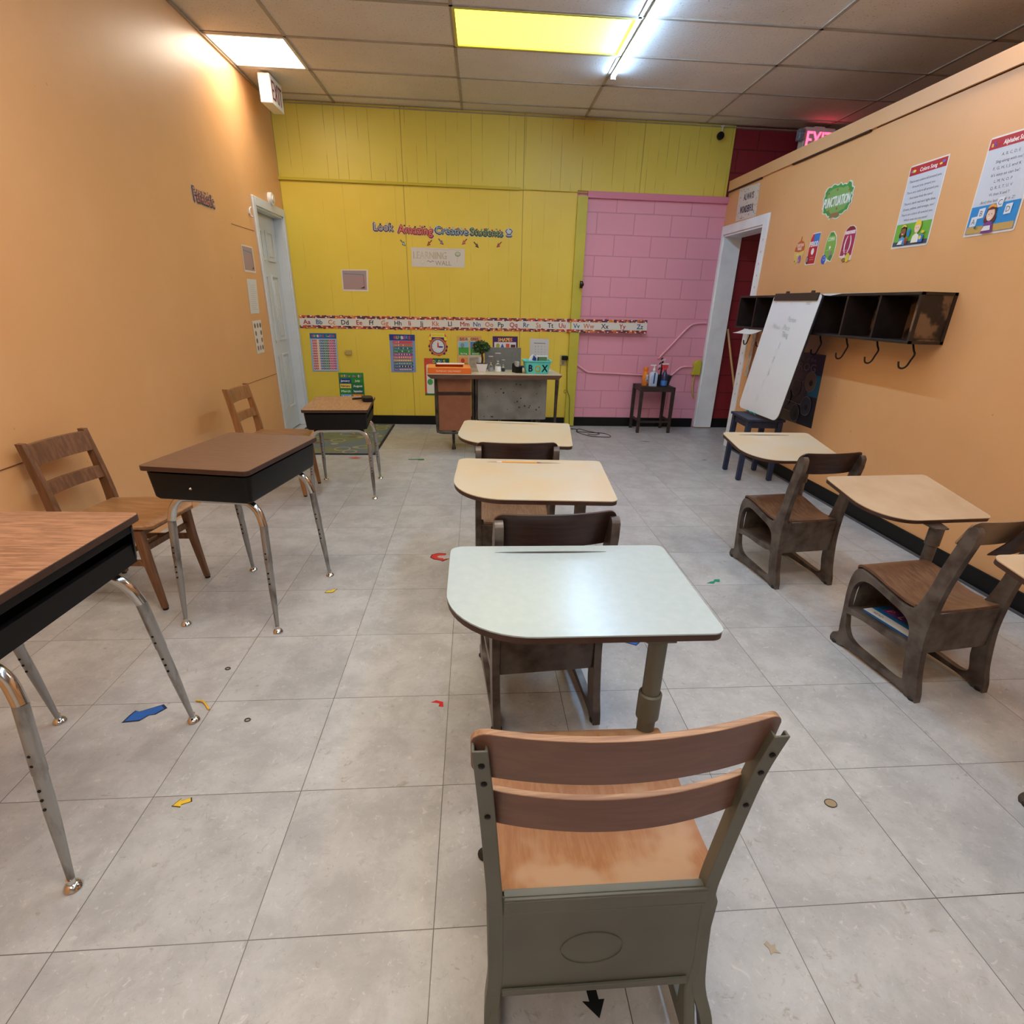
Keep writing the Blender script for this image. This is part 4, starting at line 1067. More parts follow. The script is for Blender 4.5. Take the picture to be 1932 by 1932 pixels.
# learning wall banner
s = sheet('back', ((-.663, 1.860), (-.099, 1.863), (-.105, 1.685), (-.665, 1.677)))
s.base((214, 208, 200)); s.text('LEARNING', .195, s.H * .62, .070, (176, 166, 140), width=.35); s.text('LEARNING', .192, s.H * .61, .066, (200, 194, 176), width=.33)
s.text('WALL', .335, s.H * .22, .045, (150, 140, 116), width=.17); s.line([(.165 + .01 * k, .052 + .006 * math.sin(k * 1.4)) for k in range(8)], .005, (110, 96, 90)); s.line([(.14 + .02 * k, s.H - .014 + .004 * math.sin(k)) for k in range(20)], .0015, (150, 150, 150))
s.ell(.488, s.H * .70, .030, .024, (150, 160, 130), n=16); s.ell(.488, s.H * .72, .022, .014, (196, 200, 176), n=16); s.line([(.486, s.H * .56), (.482, s.H * .26)], .002, (150, 150, 150)); s.ell(.115, .045, .022, .024, (200, 206, 190), n=14); s.ell(.115, .05, .016, .016, (216, 212, 200), n=14)
s.build('learning_banner', 'white hand lettered LEARNING WALL banner under the cut-out words', 'banner')
# taped photo print
def photo(wall, c, label, thick=.0015):
    s = sheet(wall, c); s.base((222, 214, 206), rough=.3); s.rect(.012, .015, s.W - .018, s.H - .010, (168, 140, 140))
    s.rect(.018, s.H - .055, s.W - .024, s.H - .028, (150, 146, 160)); s.line([(.03, s.H - .04), (s.W - .05, s.H - .05), (s.W - .045, .05)], .004, (96, 86, 100)); s.poly([(s.W - .09, .028), (s.W - .04, .028), (s.W - .04, .05)], (80, 50, 56))
    return s.build('photo_print', label, 'photo print')
photo('back', ((-1.412, 1.628), (-1.129, 1.635), (-1.140, 1.423), (-1.413, 1.422)), 'faded mauve print in a white margin taped to the yellow wall')
# cut-out words
def word(wall, c, st, cols, label, back=(196, 216, 226)):
    s = sheet(wall, c); n = len(st); k0 = s.lay()
    V, T, w_ = text_tris(st)
    s.text(st, s.W / 2, s.H * .5, s.H * .98, (206, 206, 210), width=s.W * 1.03, lay=s.g + .0004, bold=.0125); s.text(st, s.W / 2, s.H * .5, s.H * .98, back, width=s.W * 1.01, lay=s.g + .001, bold=.009)
    for i, ch in enumerate(st):
        V2, T2, w2 = text_tris(ch)
    s.text(st, s.W / 2, s.H * .5, s.H * .94, cols[0], width=s.W, lay=s.g + .0018, bold=.006)
    s.text(st, s.W / 2, s.H * .52, s.H * .92, cols[1], width=s.W * .985, lay=s.g + .0024, bold=.0)
    rr = random.Random(len(st))
    for i in range(n):
        u = (i + .5) * s.W / n; s.ell(u + rr.uniform(-.01, .01), s.H * (.86 + rr.uniform(-.05, .12)), .010, .008, cols[i % 2 + 1], s.g + .003, 8); s.ell(u, s.H * (.35 + rr.uniform(-.15, .15)), .006, .006, (222, 150, 140), s.g + .0032, 7)
    return s.build('word_cutout', label, 'word cutout', 'patterned cut-out words')
def rc(x0, z0, x1, z1, dz=0): return ((x0, z1), (x1, z1 + dz), (x1, z0 + dz), (x0, z0))
word('back', rc(-1.036, 2.00, -.836, 2.075, -.002), 'Look', [(60, 40, 60), (170, 190, 210), (40, 44, 60)], 'cut-out word Look on the yellow wall', (130, 60, 60))
word('back', rc(-.790, 1.985, -.431, 2.065, -.006), 'Amazing', [(150, 50, 50), (220, 120, 110), (60, 40, 40)], 'red patterned cut-out word Amazing', (110, 30, 36))
word('back', rc(-.405, 1.992, -.064, 2.060, -.004), 'Creative', [(36, 50, 64), (150, 190, 214), (190, 70, 60)], 'pale blue and black cut-out word Creative', (60, 90, 120))
word('back', rc(-.038, 1.990, .302, 2.060, -.004), 'Students', [(40, 50, 40), (120, 160, 100), (170, 60, 50)], 'green and black cut-out word Students', (50, 80, 50))
word('back', rc(.338, 1.992, .400, 2.060), '!', [(36, 44, 64), (190, 200, 220), (170, 60, 60)], 'cut-out exclamation mark at the end of the words', (70, 90, 130))
for x, z, d, c1, c2, lb in ((-.745, 1.897, 1, (40, 60, 70), (170, 200, 220), 'small blue paper arrow under the word Look, leftmost of the six'), (-.470, 1.906, -1, (110, 36, 40), (190, 90, 70), 'small red paper arrow under the end of Amazing'),
                       (-.348, 1.921, 1, (90, 40, 70), (150, 130, 190), 'small purple paper arrow above the middle of the LEARNING WALL banner'), (-.102, 1.929, -1, (130, 40, 50), (210, 110, 90), 'small red paper arrow at the right end above the banner'),
                       (.023, 1.904, 1, (40, 36, 44), (120, 60, 60), 'small dark paper arrow under the start of Students'), (.264, 1.914, -1, (120, 30, 40), (180, 70, 70), 'small red paper arrow under the end of Students, rightmost of the six')):
    s = Sheet(.06, .06, wallmap('back', ((x - .03, z + .03), (x + .03, z + .03), (x + .03, z - .03), (x - .03, z - .03))))
    f = lambda P: [((.5 + (a * d)) * .06, (.5 + c) * .06) for a, c in P]
    s.base(c1, f([(-.5, .40), (-.38, .5), (.05, .08), (.14, .30), (.46, -.48), (-.22, -.28), (-.04, -.10)])); s.poly(f([(-.36, .36), (.06, -.04), (.15, .12), (.33, -.36), (-.05, -.24), (.0, -.12)]), c2)
    s.build('paper_arrow', lb, 'paper arrow', 'paper arrows under the words')
# outlet with plug and adapter cord
t = thing('wall_outlet', 'electrical outlet with a black adapter plugged in beside the yellow post', 'outlet', (1.018, 6.63, .757))
b = MB(); b.box(-.035, -.007, -.058, .035, -.0005, .058); b.build('cover_plate', mat('old_ivory', (190, 176, 120), .5), t, bevel=.002)
b = MB(); b.box(-.012, -.012, -.045, .016, -.007, -.012); b.build('receptacle', mat('receptacle', (140, 130, 90), .5), t)
t = thing('power_adapter', 'black power adapter with a thin cord hanging down to the floor by the yellow post', 'adapter', (1.030, 6.62, .79))
b = MB(); b.box(-.030, -.045, -.025, .038, -.0005, .020); b.build('body', BLACKPL, t, bevel=.008)
b = MB(); b.tube(spline([(.022, -.03, -.02), (.03, -.05, -.12), (.045, -.05, -.30), (.05, -.05, -.36), (.085, -.052, -.46), (.09, -.052, -.60), (.098, -.055, -.74), (.10, -.07, -.783)], 6), .003, n=8)
b.tube([(.026 + .012 * math.cos(a), -.055, -.375 + .018 * math.sin(a)) for a in [k * PI / 8 for k in range(17)]], .0025, n=6); b.build('cord', SCREW, t)
b = MB(); b.tube(spline([(1.13, 6.45, .004), (1.20, 6.40, .004), (1.17, 6.28, .004), (1.20, 6.20, .004), (1.30, 6.05, .005), (1.50, 6.02, .004), (1.52, 6.12, .004), (1.46, 6.22, .004), (1.30, 6.24, .006), (1.18, 6.30, .005), (1.22, 6.42, .008), (1.30, 6.30, .009), (1.42, 6.20, .004), (1.36, 6.12, .004), (1.28, 6.16, .004)], 8), .0035, n=8)
tag(b.build('loose_cord', SCREW), 'loose black cord lying in loops on the floor in front of the yellow post', 'cord')
b = MB(); b.tube(spline([(.995, 6.618, .71), (.985, 6.616, .50), (.975, 6.616, .30), (.972, 6.612, .12)], 5), .0028, n=6)
tag(b.build('wall_wire', mat('olive_wire', (110, 100, 40), .6)), 'thin olive wire running straight down from the outlet', 'wire')
# ceiling camera
t = thing('security_camera', 'small black camera on a white stalk high at the right end of the yellow wall', 'camera', (2.50, 6.63, HC - .026))
b = MB(); b.tube([(0, -.07, 0), (0, -.06, -.04), (-.01, -.05, -.06)], .007, n=10); b.lathe([(0, 0), (.02, 0), (.02, -.008), (0, -.008)], (0, -.07, .0)); b.build('stalk', mat('white_metal', (225, 222, 214), .4), t)
b = MB(); b.lathe([(0, .0), (.026, .002), (.034, .014), (.034, .045), (.028, .058), (0, .06)], (-.018, -.11, -.088), M=Matrix.Rotation(-PI / 2, 4, 'X'), n=18); b.build('body', BLACKPL, t)
# conduits and yellow box on the pink wall
PK = mat('pink_pipe', (238, 172, 190), .3)
b = MB(); b.tube(spline([(1.188, 6.638, .715), (1.24, 6.636, .68), (1.31, 6.636, .638), (1.36, 6.636, .628), (1.6, 6.636, .622), (2.05, 6.636, .606), (2.28, 6.636, .602), (2.34, 6.636, .620), (2.42, 6.636, .69), (2.47, 6.636, .710), (2.57, 6.636, .716)], 5), .011, n=10)
tag(b.build('conduit', PK), 'pink painted conduit running level along the block wall to the yellow box', 'conduit')
b = MB(); b.tube(spline([(2.152, 6.636, .797), (2.30, 6.636, .965), (2.44, 6.636, 1.125), (2.50, 6.636, 1.175), (2.56, 6.636, 1.192), (2.665, 6.636, 1.197)], 5), .011, n=10)
tag(b.build('conduit', PK), 'pink painted conduit slanting up the block wall to the white door casing', 'conduit')
YP = mat('yellow_box_paint', (204, 194, 60), .5)
t = thing('junction_box', 'yellow painted electrical box on the pink wall beside the door casing', 'electrical box', (2.62, 6.65, .71))
b = MB(); b.prism([(-.048, -.085), (.048, -.085), (.048, .078), (.01, .085), (-.035, .055), (-.04, .03), (-.025, .0)], [], XZ, -.055, -.0005); b.build('box', YP, t, bevel=.005)
b = MB(); b.tube(spline([(-.005, -.025, -.085), (-.012, -.025, -.18), (-.005, -.025, -.27), (.018, -.022, -.33), (.03, -.016, -.36)], 5), .011, n=10); b.build('pipe', mat('tan_pipe', (200, 172, 110), .5), t)

# ================================================================== LEFT WALL
word('left', ((4.60, 2.03), (4.93, 2.02), (4.93, 1.935), (4.60, 1.935)), 'Fantastic', [(60, 44, 50), (190, 130, 130), (90, 80, 90)], 'patterned cut-out word on the orange wall before the white door', (120, 90, 96))
photo('left', ((5.338, 1.737), (5.590, 1.736), (5.590, 1.531), (5.325, 1.531)), 'faded mauve print on the orange wall, top of three papers by the door')
s = sheet('left', ((5.341, 1.478), (5.565, 1.480), (5.520, 1.205), (5.311, 1.204))); s.base((214, 212, 210)); n1 = s.lay()
for r in range(13): s.rect(.05, s.H - .05 - r * .016, s.W - .03 - .02 * (r % 3), s.H - .0475 - r * .016, (176, 176, 178), n1)
s.build('paper_sheet', 'plain white typed sheet, middle of three papers by the door', 'paper')
s = sheet('left', ((5.311, 1.146), (5.528, 1.149), (5.500, .875), (5.321, .873))); s.base((222, 216, 206)); n1 = s.lay()
for r, row in enumerate(((0, 1, 2), (0, 2), (0, 2), (0, 1, 2))):
    for c in row: s.ell(.045 + c * .062, s.H - .042 - r * .062, .020, .022, ((120, 100, 84), (150, 110, 90), (100, 90, 80))[(r + c) % 3], n1, 10)
s.build('paper_sheet', 'white sheet of small animal pictures, lowest of three papers by the door', 'paper')
t = thing('alarm_disc', 'round white alarm disc on the orange wall above the white door', 'alarm', (XL, 6.24, 2.19))
b = MB(); b.lathe([(0, 0), (.055, 0), (.055, .028), (.05, .034), (0, .034)], (.0006, 0, 0), M=Matrix.Rotation(PI / 2, 4, 'Y'), n=24); b.build('base', mat('white_plastic', (226, 224, 218), .4), t)
b = MB(); b.lathe([(0, .034), (.034, .034), (.03, .045), (0, .046)], (.0006, 0, 0), M=Matrix.Rotation(PI / 2, 4, 'Y'), n=20); b.build('dome', mat('white_plastic2', (214, 206, 194), .4), t)
b = MB(); b.tube(spline([(XL + .02, 5.66, 2.045), (XL + .012, 5.645, 2.035), (XL + .01, 5.635, 2.01), (XL + .012, 5.645, 1.98), (XL + .02, 5.665, 1.975)], 5), .006, n=8); b.box(XL + .0006, 5.625, 1.995, XL + .010, 5.645, 2.025)
tag(b.build('wall_hook', mat('white_plastic', (226, 224, 218), .4)), 'small white plastic hook just left of the white door frame', 'hook')
# ------------------------------------------------------------------ exit signs
def exit_sign(label, loc, rz, lit, heads=False):
    t = thing('exit_sign', label, 'exit sign', loc, rz)
    b = MB(); b.box(-.16, -.048, -.215, .16, .048, -.012); b.build('housing', mat('exit_white', (224, 222, 214), .4), t, bevel=.006)
    b = MB(); b.box(-.055, -.03, -.013, .055, .03, 0); b.build('canopy', mat('exit_white', (224, 222, 214), .4), t)
    V, T, w_ = text_tris('EXIT')
    b = MB(); b.faces([Vector(((x - w_ / 2) * .26 / w_ + 0, -.0490, (y - .36) * .20 - .112)) for x, y in V], T)
    for o in (-.004, .004): b.faces([Vector(((x - w_ / 2) * .26 / w_ + o, -.0489 - abs(o) * .02, (y - .36) * .20 - .112)) for x, y in V], T)
    b.build('lettering', emit('exit_red_lit', (1.0, .03, .08), 5.0) if lit else mat('exit_red', (110, 30, 40), .5), t)
    if heads:
        b = MB(); b.box(-.225, -.07, -.13, -.165, -.0, -.03); b.build('lamp_head', mat('lamp_lens', (150, 166, 178), .2, noise=.5, nscale=60), t, bevel=.01)
        b = MB(); b.box(-.17, -.03, -.10, -.155, .0, -.06); b.build('lamp_arm', mat('exit_white', (224, 222, 214), .4), t)
    return t
exit_sign('unlit EXIT sign with dark red letters hanging by the left orange wall', (-1.735, 6.04, HC - .004), PI / 2, False)
exit_sign('glowing red EXIT sign with an emergency lamp beyond the right partition', (3.44, 6.46, HC - .024), 0.05, True, True)
# door latch on the yellow post
t = thing('door_latch', 'small dark latch knob on the yellow post', 'latch', (1.165, 6.585, 1.555))
b = MB(); b.box(-.012, -.006, -.035, .02, -.0005, .035); b.build('plate', mat('dark_knob', (60, 50, 42), .3, .9), t)
b = MB(); b.lathe([(0, 0), (.008, 0), (.008, .03), (.022, .035), (.024, .05), (0, .058)], (0, -.006, .0), M=Matrix.Rotation(PI / 2, 4, 'X'), n=16); b.build('knob', mat('dark_knob', (60, 50, 42), .3, .9), t)

# ================================================================== TEACHER DESK AND WHAT STANDS ON IT
TD = thing('teacher_desk', 'teacher desk with grey metal front panel and brown drawers at the back wall', 'desk', (.19, 5.17, 0), math.radians(4.6))
Rt = Matrix.Translation(TD.location) @ Matrix.Rotation(TD.rotation_euler.z, 4, 'Z')
DT = .752
DW, DD = 1.235, .60            # local: x centred, y from the edge nearest the viewer
b = MB(); b.prism([(-DW / 2, 0), (DW / 2, 0), (DW / 2, DD), (-DW / 2, DD)], [], XY, DT - .006, DT, mat('desk_linoleum', (206, 192, 164), .4, noise=.12, nscale=9))
b.build('desktop', None, TD, bevel=.002)
b = MB(); TW = m_grain('desk_edge_wood', (104, 72, 54), (78, 52, 40), .45, 6, (1, 10, 10))
prf = [(-DW / 2, DT - .0062), (DW / 2, DT - .0062), (DW / 2 - .008, DT - .02), (DW / 2 - .035, DT - .042), (-DW / 2 + .035, DT - .042), (-DW / 2 + .008, DT - .02)]
b.prism(prf, [], XZ, .002, DD - .002); b.build('edge_band', TW, TD)
FRM = mat('desk_steel', (92, 86, 80), .35, .6, c2=(54, 48, 46), nscale=10)
def loop(x0, x1, y, ztop, zbot, r=.05, rr=.0125):
    pts = [(x0, y, ztop), (x0, y, zbot + r), (x0 + r * .3, y, zbot + r * .3), (x0 + r, y, zbot), (x1 - r, y, zbot), (x1 - r * .3, y, zbot + r * .3), (x1, y, zbot + r), (x1, y, ztop)]
    b = MB(); b.tube(spline(pts, 5), rr, n=12); return b
px0, px1 = -.540, -.205
for yy in (.09, .50):
    loop(px0, px1, yy, DT - .04, .208).build('pedestal_loop', FRM, TD)
for yy in (.11,):
    b = MB(); b.tube([((px0 + px1) / 2 - .01, .29, .200), ((px0 + px1) / 2 - .01, .29, .03)], [.016, .012], n=12); b.lathe([(0, 0), (.022, 0), (.020, .02), (.012, .045), (0, .045)], ((px0 + px1) / 2 - .01, .29, 0), n=14)
    b.bar(((px0 + px1) / 2 - .01, .09, .205), ((px0 + px1) / 2 - .01, .50, .205), .03, .02); b.build('pedestal_foot', FRM, TD)
DRW = mat('drawer_brown', (146, 92, 62), .45, noise=.18, nscale=12)
b = MB(); b.box(px0 + .016, .085, .225, px1 - .016, .50, DT - .044); b.build('drawer_case', mat('case_brown', (96, 62, 44), .5), TD)
for z0, z1 in ((.585, DT - .048), (.232, .555)):
    b = MB(); b.box(px0 + .018, .077, z0, px1 - .018, .086, z1); b.build('front_panel', DRW, TD, bevel=.002)
b = MB(); b.box(px0 + .01, .074, .560, px1 - .01, .086, .566); b.box(px0 + .01, .074, .573, px1 - .01, .086, .581); b.build('rail', FRM, TD)
GP = mat('speckled_grey_metal', (128, 128, 122), .5, .1, c2=(100, 98, 90), nscale=7, lo=.3, hi=.6)
b = MB(); b.box(-.150, .105, .325, .490, .112, DT - .044); b.box(-.158, .102, .33, -.148, .13, DT - .044); b.box(.488, .102, .33, .498, .13, DT - .044)
mp = b.build('modesty_panel', GP, TD, bevel=.002)
rr = random.Random(11); 
for k in range(22):
    b = MB(); q = rr.uniform(.004, .0095); cx_, cz_ = rr.uniform(-.12, .46), rr.uniform(.35, .68)
    b.prism([(cx_ + q * math.cos(a) * rr.uniform(.7, 1.2), cz_ + q * math.sin(a) * rr.uniform(.7, 1.1)) for a in [j * PI / 4 for j in range(8)]], [], XZ, .1035, .1048)
    b.build('rust_chip', mat('rust_chip', (48, 40, 36), .8), mp)
for (x, y, xb) in ((-.172, .12, -.176), (.585, .07, .580), (.51, .50, .515), (-.165, .5, -.165)):
    b = MB(); b.tube([(x, y, DT - .042), (xb, y, .0)], [.017, .011], n=12); b.build('leg', FRM, TD)
def on_desk(x, y): return Rt @ Vector((x, y, DT + .0006))
def dl(px_world): # world -> local
    return Rt.inverted() @ Vector(px_world)
def dthing(name, label, cat, wx, wy, rz=0.0, group=None, z=DT + .0006): return thing(name, label, cat, (wx, wy, z), rz + TD.rotation_euler.z, group)
# orange cardboard tray
t = dthing('cardboard_box', 'shallow orange cardboard box at the left end of the teacher desk', 'box', -.235, 5.315, -.03)
OR = mat('orange_card', (232, 112, 36), .5); ORL = mat('orange_card_light', (240, 150, 70), .5)
w2, d2, h2 = .192, .165, .050
b = MB(); b.box(-w2, -d2, 0, w2, d2, .003); b.box(-w2, -d2, .003, w2, -d2 + .004, h2); b.box(-w2, d2 - .004, .003, w2, d2, h2); b.box(-w2, -d2, .003, -w2 + .004, d2, h2); b.box(w2 - .004, -d2, .003, w2, d2, h2)
b.build('tray', OR, t, bevel=.001)
b = MB(); b.faces([(-w2, -d2, h2), (w2, -d2, h2), (w2 - .07, -d2 + .05, h2 + .004), (-w2 + .07, -d2 + .05, h2 + .004), (-w2, d2, h2), (w2, d2, h2), (w2 - .06, d2 - .06, h2 + .003), (-w2 + .06, d2 - .06, h2 + .003)], [(0, 1, 2, 3), (4, 7, 6, 5), (0, 3, 7, 4), (1, 5, 6, 2)]); b.build('flaps', ORL, t)
V, T, wT = text_tris('SAMEDAY DELIVERED!')
b = MB(); b.faces([Vector(((x - wT / 2) * .22 / wT - .01, -d2 - .0005, .024 + (y - .36) * .019)) for x, y in V], T); b.build('lettering', mat('white_print', (244, 226, 210), .5), t)
b = MB(); b.box(-.11, -.10, .004, .09, .09, .030); b.build('insert', OR, t)
t = dthing('paper_roll', 'long white rolled sheet resting on the orange box', 'paper roll', -.22, 5.46, .06, z=DT + .0520)
b = MB(); b.box(-.14, -.02, 0, .12, .022, .012); b.build('roll', mat('white_paper', (236, 234, 232), .5), t, bevel=.004)
# potted tree
t = dthing('potted_tree', 'small artificial tree in a ribbed white square pot on the teacher desk', 'potted plant', .062, 5.375)
b = MB(); rings = []
for i in range(13):
    z = i * .006; q = .032 + .020 * i / 12 + (.0015 if i % 2 else 0)
    rings.append([Vector((sx * q, sy * q * .9, z)) for sx, sy in ((-1, -1), (1, -1), (1, 1), (-1, 1))])
b.loft(rings); b.build('pot', mat('white_pot', (226, 226, 228), .35), t)
b = MB(); b.box(-.048, -.043, .0722, .048, .043, .0745); b.build('soil', mat('moss', (60, 58, 40), .9), t)
b = MB(); b.tube(spline([(.004, 0, .07), (.010, 0, .11), (.004, 0, .15), (-.002, 0, .17), (.006, 0, .21)], 4), [.009] * 10 + [.006] * 7, n=8)
for a in range(6): b.tube([(.002, 0, .15), (.05 * math.cos(a * 1.05), .05 * math.sin(a * 1.05), .20)], [.004, .002], n=6)
b.build('trunk', mat('bark', (58, 42, 34), .8), t)
b = MB(); rr = random.Random(5)
for k in range(900):
    th_, ph = rr.uniform(0, 2 * PI), math.acos(rr.uniform(-.75, 1)); q = rr.uniform(.3, 1) ** .5
    p = Vector((.080 * q * math.sin(ph) * math.cos(th_), .07 * q * math.sin(ph) * math.sin(th_), .215 + .052 * q * math.cos(ph) + .006 * math.sin(3 * th_)))
    nn = Vector((rr.gauss(0, 1), rr.gauss(0, 1), rr.gauss(.6, 1))).normalized(); a = nn.orthogonal().normalized(); c = nn.cross(a); L = rr.uniform(.013, .021)
    b.faces([p, p + a * L * .5 + c * L * .5 + nn * .001, p + a * L, p + a * L * .5 - c * L * .5 + nn * .001], [(0, 1, 2, 3)])
b.build('foliage', mat('tree_leaf', (52, 92, 34), .5, c2=(30, 60, 22), nscale=40), t)
# little framed print behind the tree
t = dthing('picture_stand', 'small pale framed print leaning behind the potted tree', 'picture', -.01, 5.55, .1)
b = MB(); b.box(-.055, 0, 0, .055, .008, .125); b.build('frame', mat('pale_frame', (196, 194, 186), .4), t, bevel=.002)
b = MB(); b.box(-.042, -.001, .014, .042, 0, .11); b.build('print', mat('pale_print', (176, 172, 160), .5, noise=.3, nscale=30), t)
# sand timers
GL = glass('clear_glass')
def timer(label, wx, wy, r, h, sand, cap, group='sand timers on the teacher desk'):
    t = dthing('sand_timer', label, 'sand timer', wx, wy, 0, group)
    pr = [(r * .95, .004), (r * .98, h * .22), (r * .8, h * .36), (r * .22, h * .48), (r * .14, h * .5), (r * .22, h * .52), (r * .8, h * .64), (r * .95, h * .78), (r * .95, h - .004)]
    b = MB(); b.lathe([(q[0], q[1]) for q in pr], n=18); b.build('bulb', GL, t)
    b = MB(); b.lathe([(0, 0), (r * 1.02, 0), (r * 1.02, h * .24), (r * .9, h * .27), (0, h * .29)], n=18); b.build('sand_base', mat('sand_' + sand[0], sand[1], .7), t)
    b = MB(); b.lathe([(0, h * .40), (r * .35, h * .40), (r * .25, h * .44), (0, h * .46)], n=10); b.lathe([(0, h * .52), (r * .3, h * .53), (r * .45, h * .58), (0, h * .6)], n=10); b.build('sand', mat('sand_white', (232, 230, 226), .7), t)
    b = MB(); b.lathe([(0, h - .005), (r * .96, h - .005), (r * .96, h), (0, h)], n=18); b.build('cap', cap, t)
CL = mat('clear_cap', (190, 192, 192), .3)
timer('sand timer with a grey base, left of the three sand timers', .150, 5.43, .0235, .135, ('grey', (150, 152, 156)), CL)
timer('tallest sand timer with a white base, middle of the three', .217, 5.42, .0285, .165, ('pale', (230, 230, 228)), CL)
timer('short sand timer with a dark base, right of the three', .268, 5.43, .017, .105, ('dark', (44, 44, 46)), CL)
t = dthing('grey_panel', 'grey flat rectangular panel standing upright behind the sand timers', 'panel', .270, 5.58, .0)
b = MB(); b.box(-.175, 0, .0, .175, .012, .20); b.build('panel', mat('panel_grey', (118, 120, 118), .5, .2, noise=.1, nscale=40), t, bevel=.003)
b = MB(); b.box(-.178, -.002, -.0, -.1745, .014, .202); b.box(.1745, -.002, 0, .178, .014, .202); b.box(-.178, -.002, .2, .178, .014, .2035); b.build('edge_trim', mat('panel_edge', (150, 146, 132), .4), t)
b = MB(); b.box(-.12, .012, 0, .12, .075, .004); b.build('foot', mat('panel_grey', (118, 120, 118)), t)
# black organiser
t = dthing('desk_organizer', 'small black organizer with sloping sides beside the turquoise basket', 'organizer', .395, 5.36, .25)
b = MB(); b.prism([(-.05, 0), (.05, 0), (.05, .075), (.035, .08), (.0, .058), (-.05, .055)], [], YZ, -.032, .032); b.build('body', BLACKPL, t, bevel=.002)
b = MB(); b.box(-.02, -.035, .056, .005, .02, .10); b.box(.008, .0, .06, .022, .035, .094); b.build('cards', mat('card_stack', (200, 200, 200), .5, noise=.4, nscale=60), t)
# BOX basket
t = dthing('storage_basket', 'turquoise plastic basket marked BOX at the right end of the teacher desk', 'basket', .575, 5.335, -.02)
TQ = mat('turquoise_plastic', (96, 206, 200), .35)
def rr_(x, y, z, r=.02): return [Vector((p[0], p[1], z)) for p in rrect(2 * x, 2 * y, (r,) * 4, 5)]
b = MB(); b.loft([rr_(.103, .065, 0), rr_(.122, .082, .105), rr_(.134, .094, .108), rr_(.136, .096, .118), rr_(.122, .082, .118), rr_(.119, .079, .105), rr_(.100, .062, .004)]); b.build('basket', TQ, t)
for ch, cx_, col, sc_ in (('B', -.067, (22, 50, 96), 1), ('O', .0, (226, 206, 90), 1), ('X', .065, (20, 66, 50), 1)):
    V, T, wT = text_tris(ch); b = MB(); s_ = .074
    for k, (o1, o2) in enumerate(((0, 0), (-.003, .0), (.003, .0), (0, .003), (0, -.003))):
        b.faces([Vector((cx_ + (x - wT / 2) * s_ * 1.0 + o1, 0, .052 + (-.006 if ch == 'O' else 0) + (y - .36) * s_ * 1.15 + o2)) for x, y in V], T)
    for v in b.bm.verts: v.co.y = -(.065 + .017 * v.co.z / .105) - .0012
    b.build('letter', mat('letter_' + ch, col, .5), t)
t2 = dthing('snack_packet', 'blue and white foil packet sticking out of the turquoise basket, left one', 'packet', .535, 5.335, .3, 'packets in the basket', DT + .098)
b = MB(); b.prism([(-.045, -.0), (.04, .0), (.038, .035), (.004, .068), (-.02, .05)], [], XZ, -.012, .012, mat('foil_white', (214, 222, 234), .3)); b.prism([(-.012, .02), (.036, .005), (.034, .034), (.004, .062)], [], XZ, -.0135, -.0121, mat('foil_blue', (36, 60, 130), .3)); b.build('packet', None, t2)
t2 = dthing('snack_packet', 'white and green packet lying across the turquoise basket, right one', 'packet', .622, 5.345, -.15, 'packets in the basket', DT + .103)
b = MB(); b.box(-.05, -.03, 0, .052, .03, .054, mat('foil_white', (214, 222, 234), .3)); b.prism([(-.045, .010), (.05, .012), (.046, .045), (-.040, .044)], [], XZ, -.0312, -.0301, mat('packet_green', (90, 128, 90), .4)); b.prism([(-.045, .010), (-.028, .010), (-.030, .044), (-.040, .044)], [], XZ, -.032, -.0313, mat('packet_dark', (30, 46, 40), .4)); b.build('packet', None, t2)
t2 = dthing('small_paper', 'scrap of white paper on the far right of the teacher desk', 'paper', .715, 5.56, .2)
b = MB(); b.box(-.03, -.02, 0, .03, .02, .002); b.build('scrap', mat('white_paper', (236, 234, 232), .5), t2)
# folding chair tucked behind the desk (legs show under and beside the front panel)
t = thing('folding_chair', 'folding chair behind the teacher desk, only its crossed dark legs and a blue edge showing', 'chair', (.46, 6.08, 0), math.radians(3))
for x in (-.20, .20):
    b = MB(); b.tube([(x, -.24, .012), (x, .10, .46), (x, .16, .70)], .011, n=8); b.build('leg', FRM, t)
    b = MB(); b.tube([(x * .93, .24, .012), (x * .93, -.16, .45)], .010, n=8); b.build('leg', FRM, t)
b = MB(); b.box(-.20, -.17, .445, .20, .17, .465); b.build('seat', mat('folding_grey', (120, 118, 112), .5), t, bevel=.004)
b = MB(); b.box(-.19, .135, .60, .19, .155, .73); b.build('backrest', mat('folding_blue', (40, 70, 130), .5), t, bevel=.004)
# rug
b = MB()
RX0, RX1, RY0, RY1 = -1.90, -.945, 5.17, 6.56
mt, nt, bs = newmat('rug_pattern'); P, x, y, z = objxyz(nt)
vo = nt.nodes.new('ShaderNodeTexVoronoi'); vo.inputs['Scale'].default_value = 4.2; nt.links.new(P, vo.inputs['Vector'])
ringm = math_(nt, 'LESS_THAN', math_(nt, 'ABSOLUTE', math_(nt, 'SUBTRACT', vo.outputs['Distance'], .30)), .035)
n1 = noise_(nt, P, 3.0, 4, .6)
c = mixc(nt, smooth_(nt, n1, .42, .55), lin((98, 110, 116)), lin((112, 118, 84)))
c = mixc(nt, ringm, c, lin((150, 146, 98)))
mp = N(nt, 'ShaderNodeMapping'); mp.inputs['Scale'].default_value = (1.2, 6, 1); nt.links.new(P, mp.inputs[0])
c = mixc(nt, smooth_(nt, noise_(nt, mp.outputs[0], 2.3, 2), .62, .66), c, lin((104, 66, 44)))
nt.links.new(c, bs.inputs['Base Color']); bs.inputs['Roughness'].default_value = .95
b.box(RX0 + .02, RY0 + .02, .001, RX1 - .02, RY1 - .02, .009, mt)
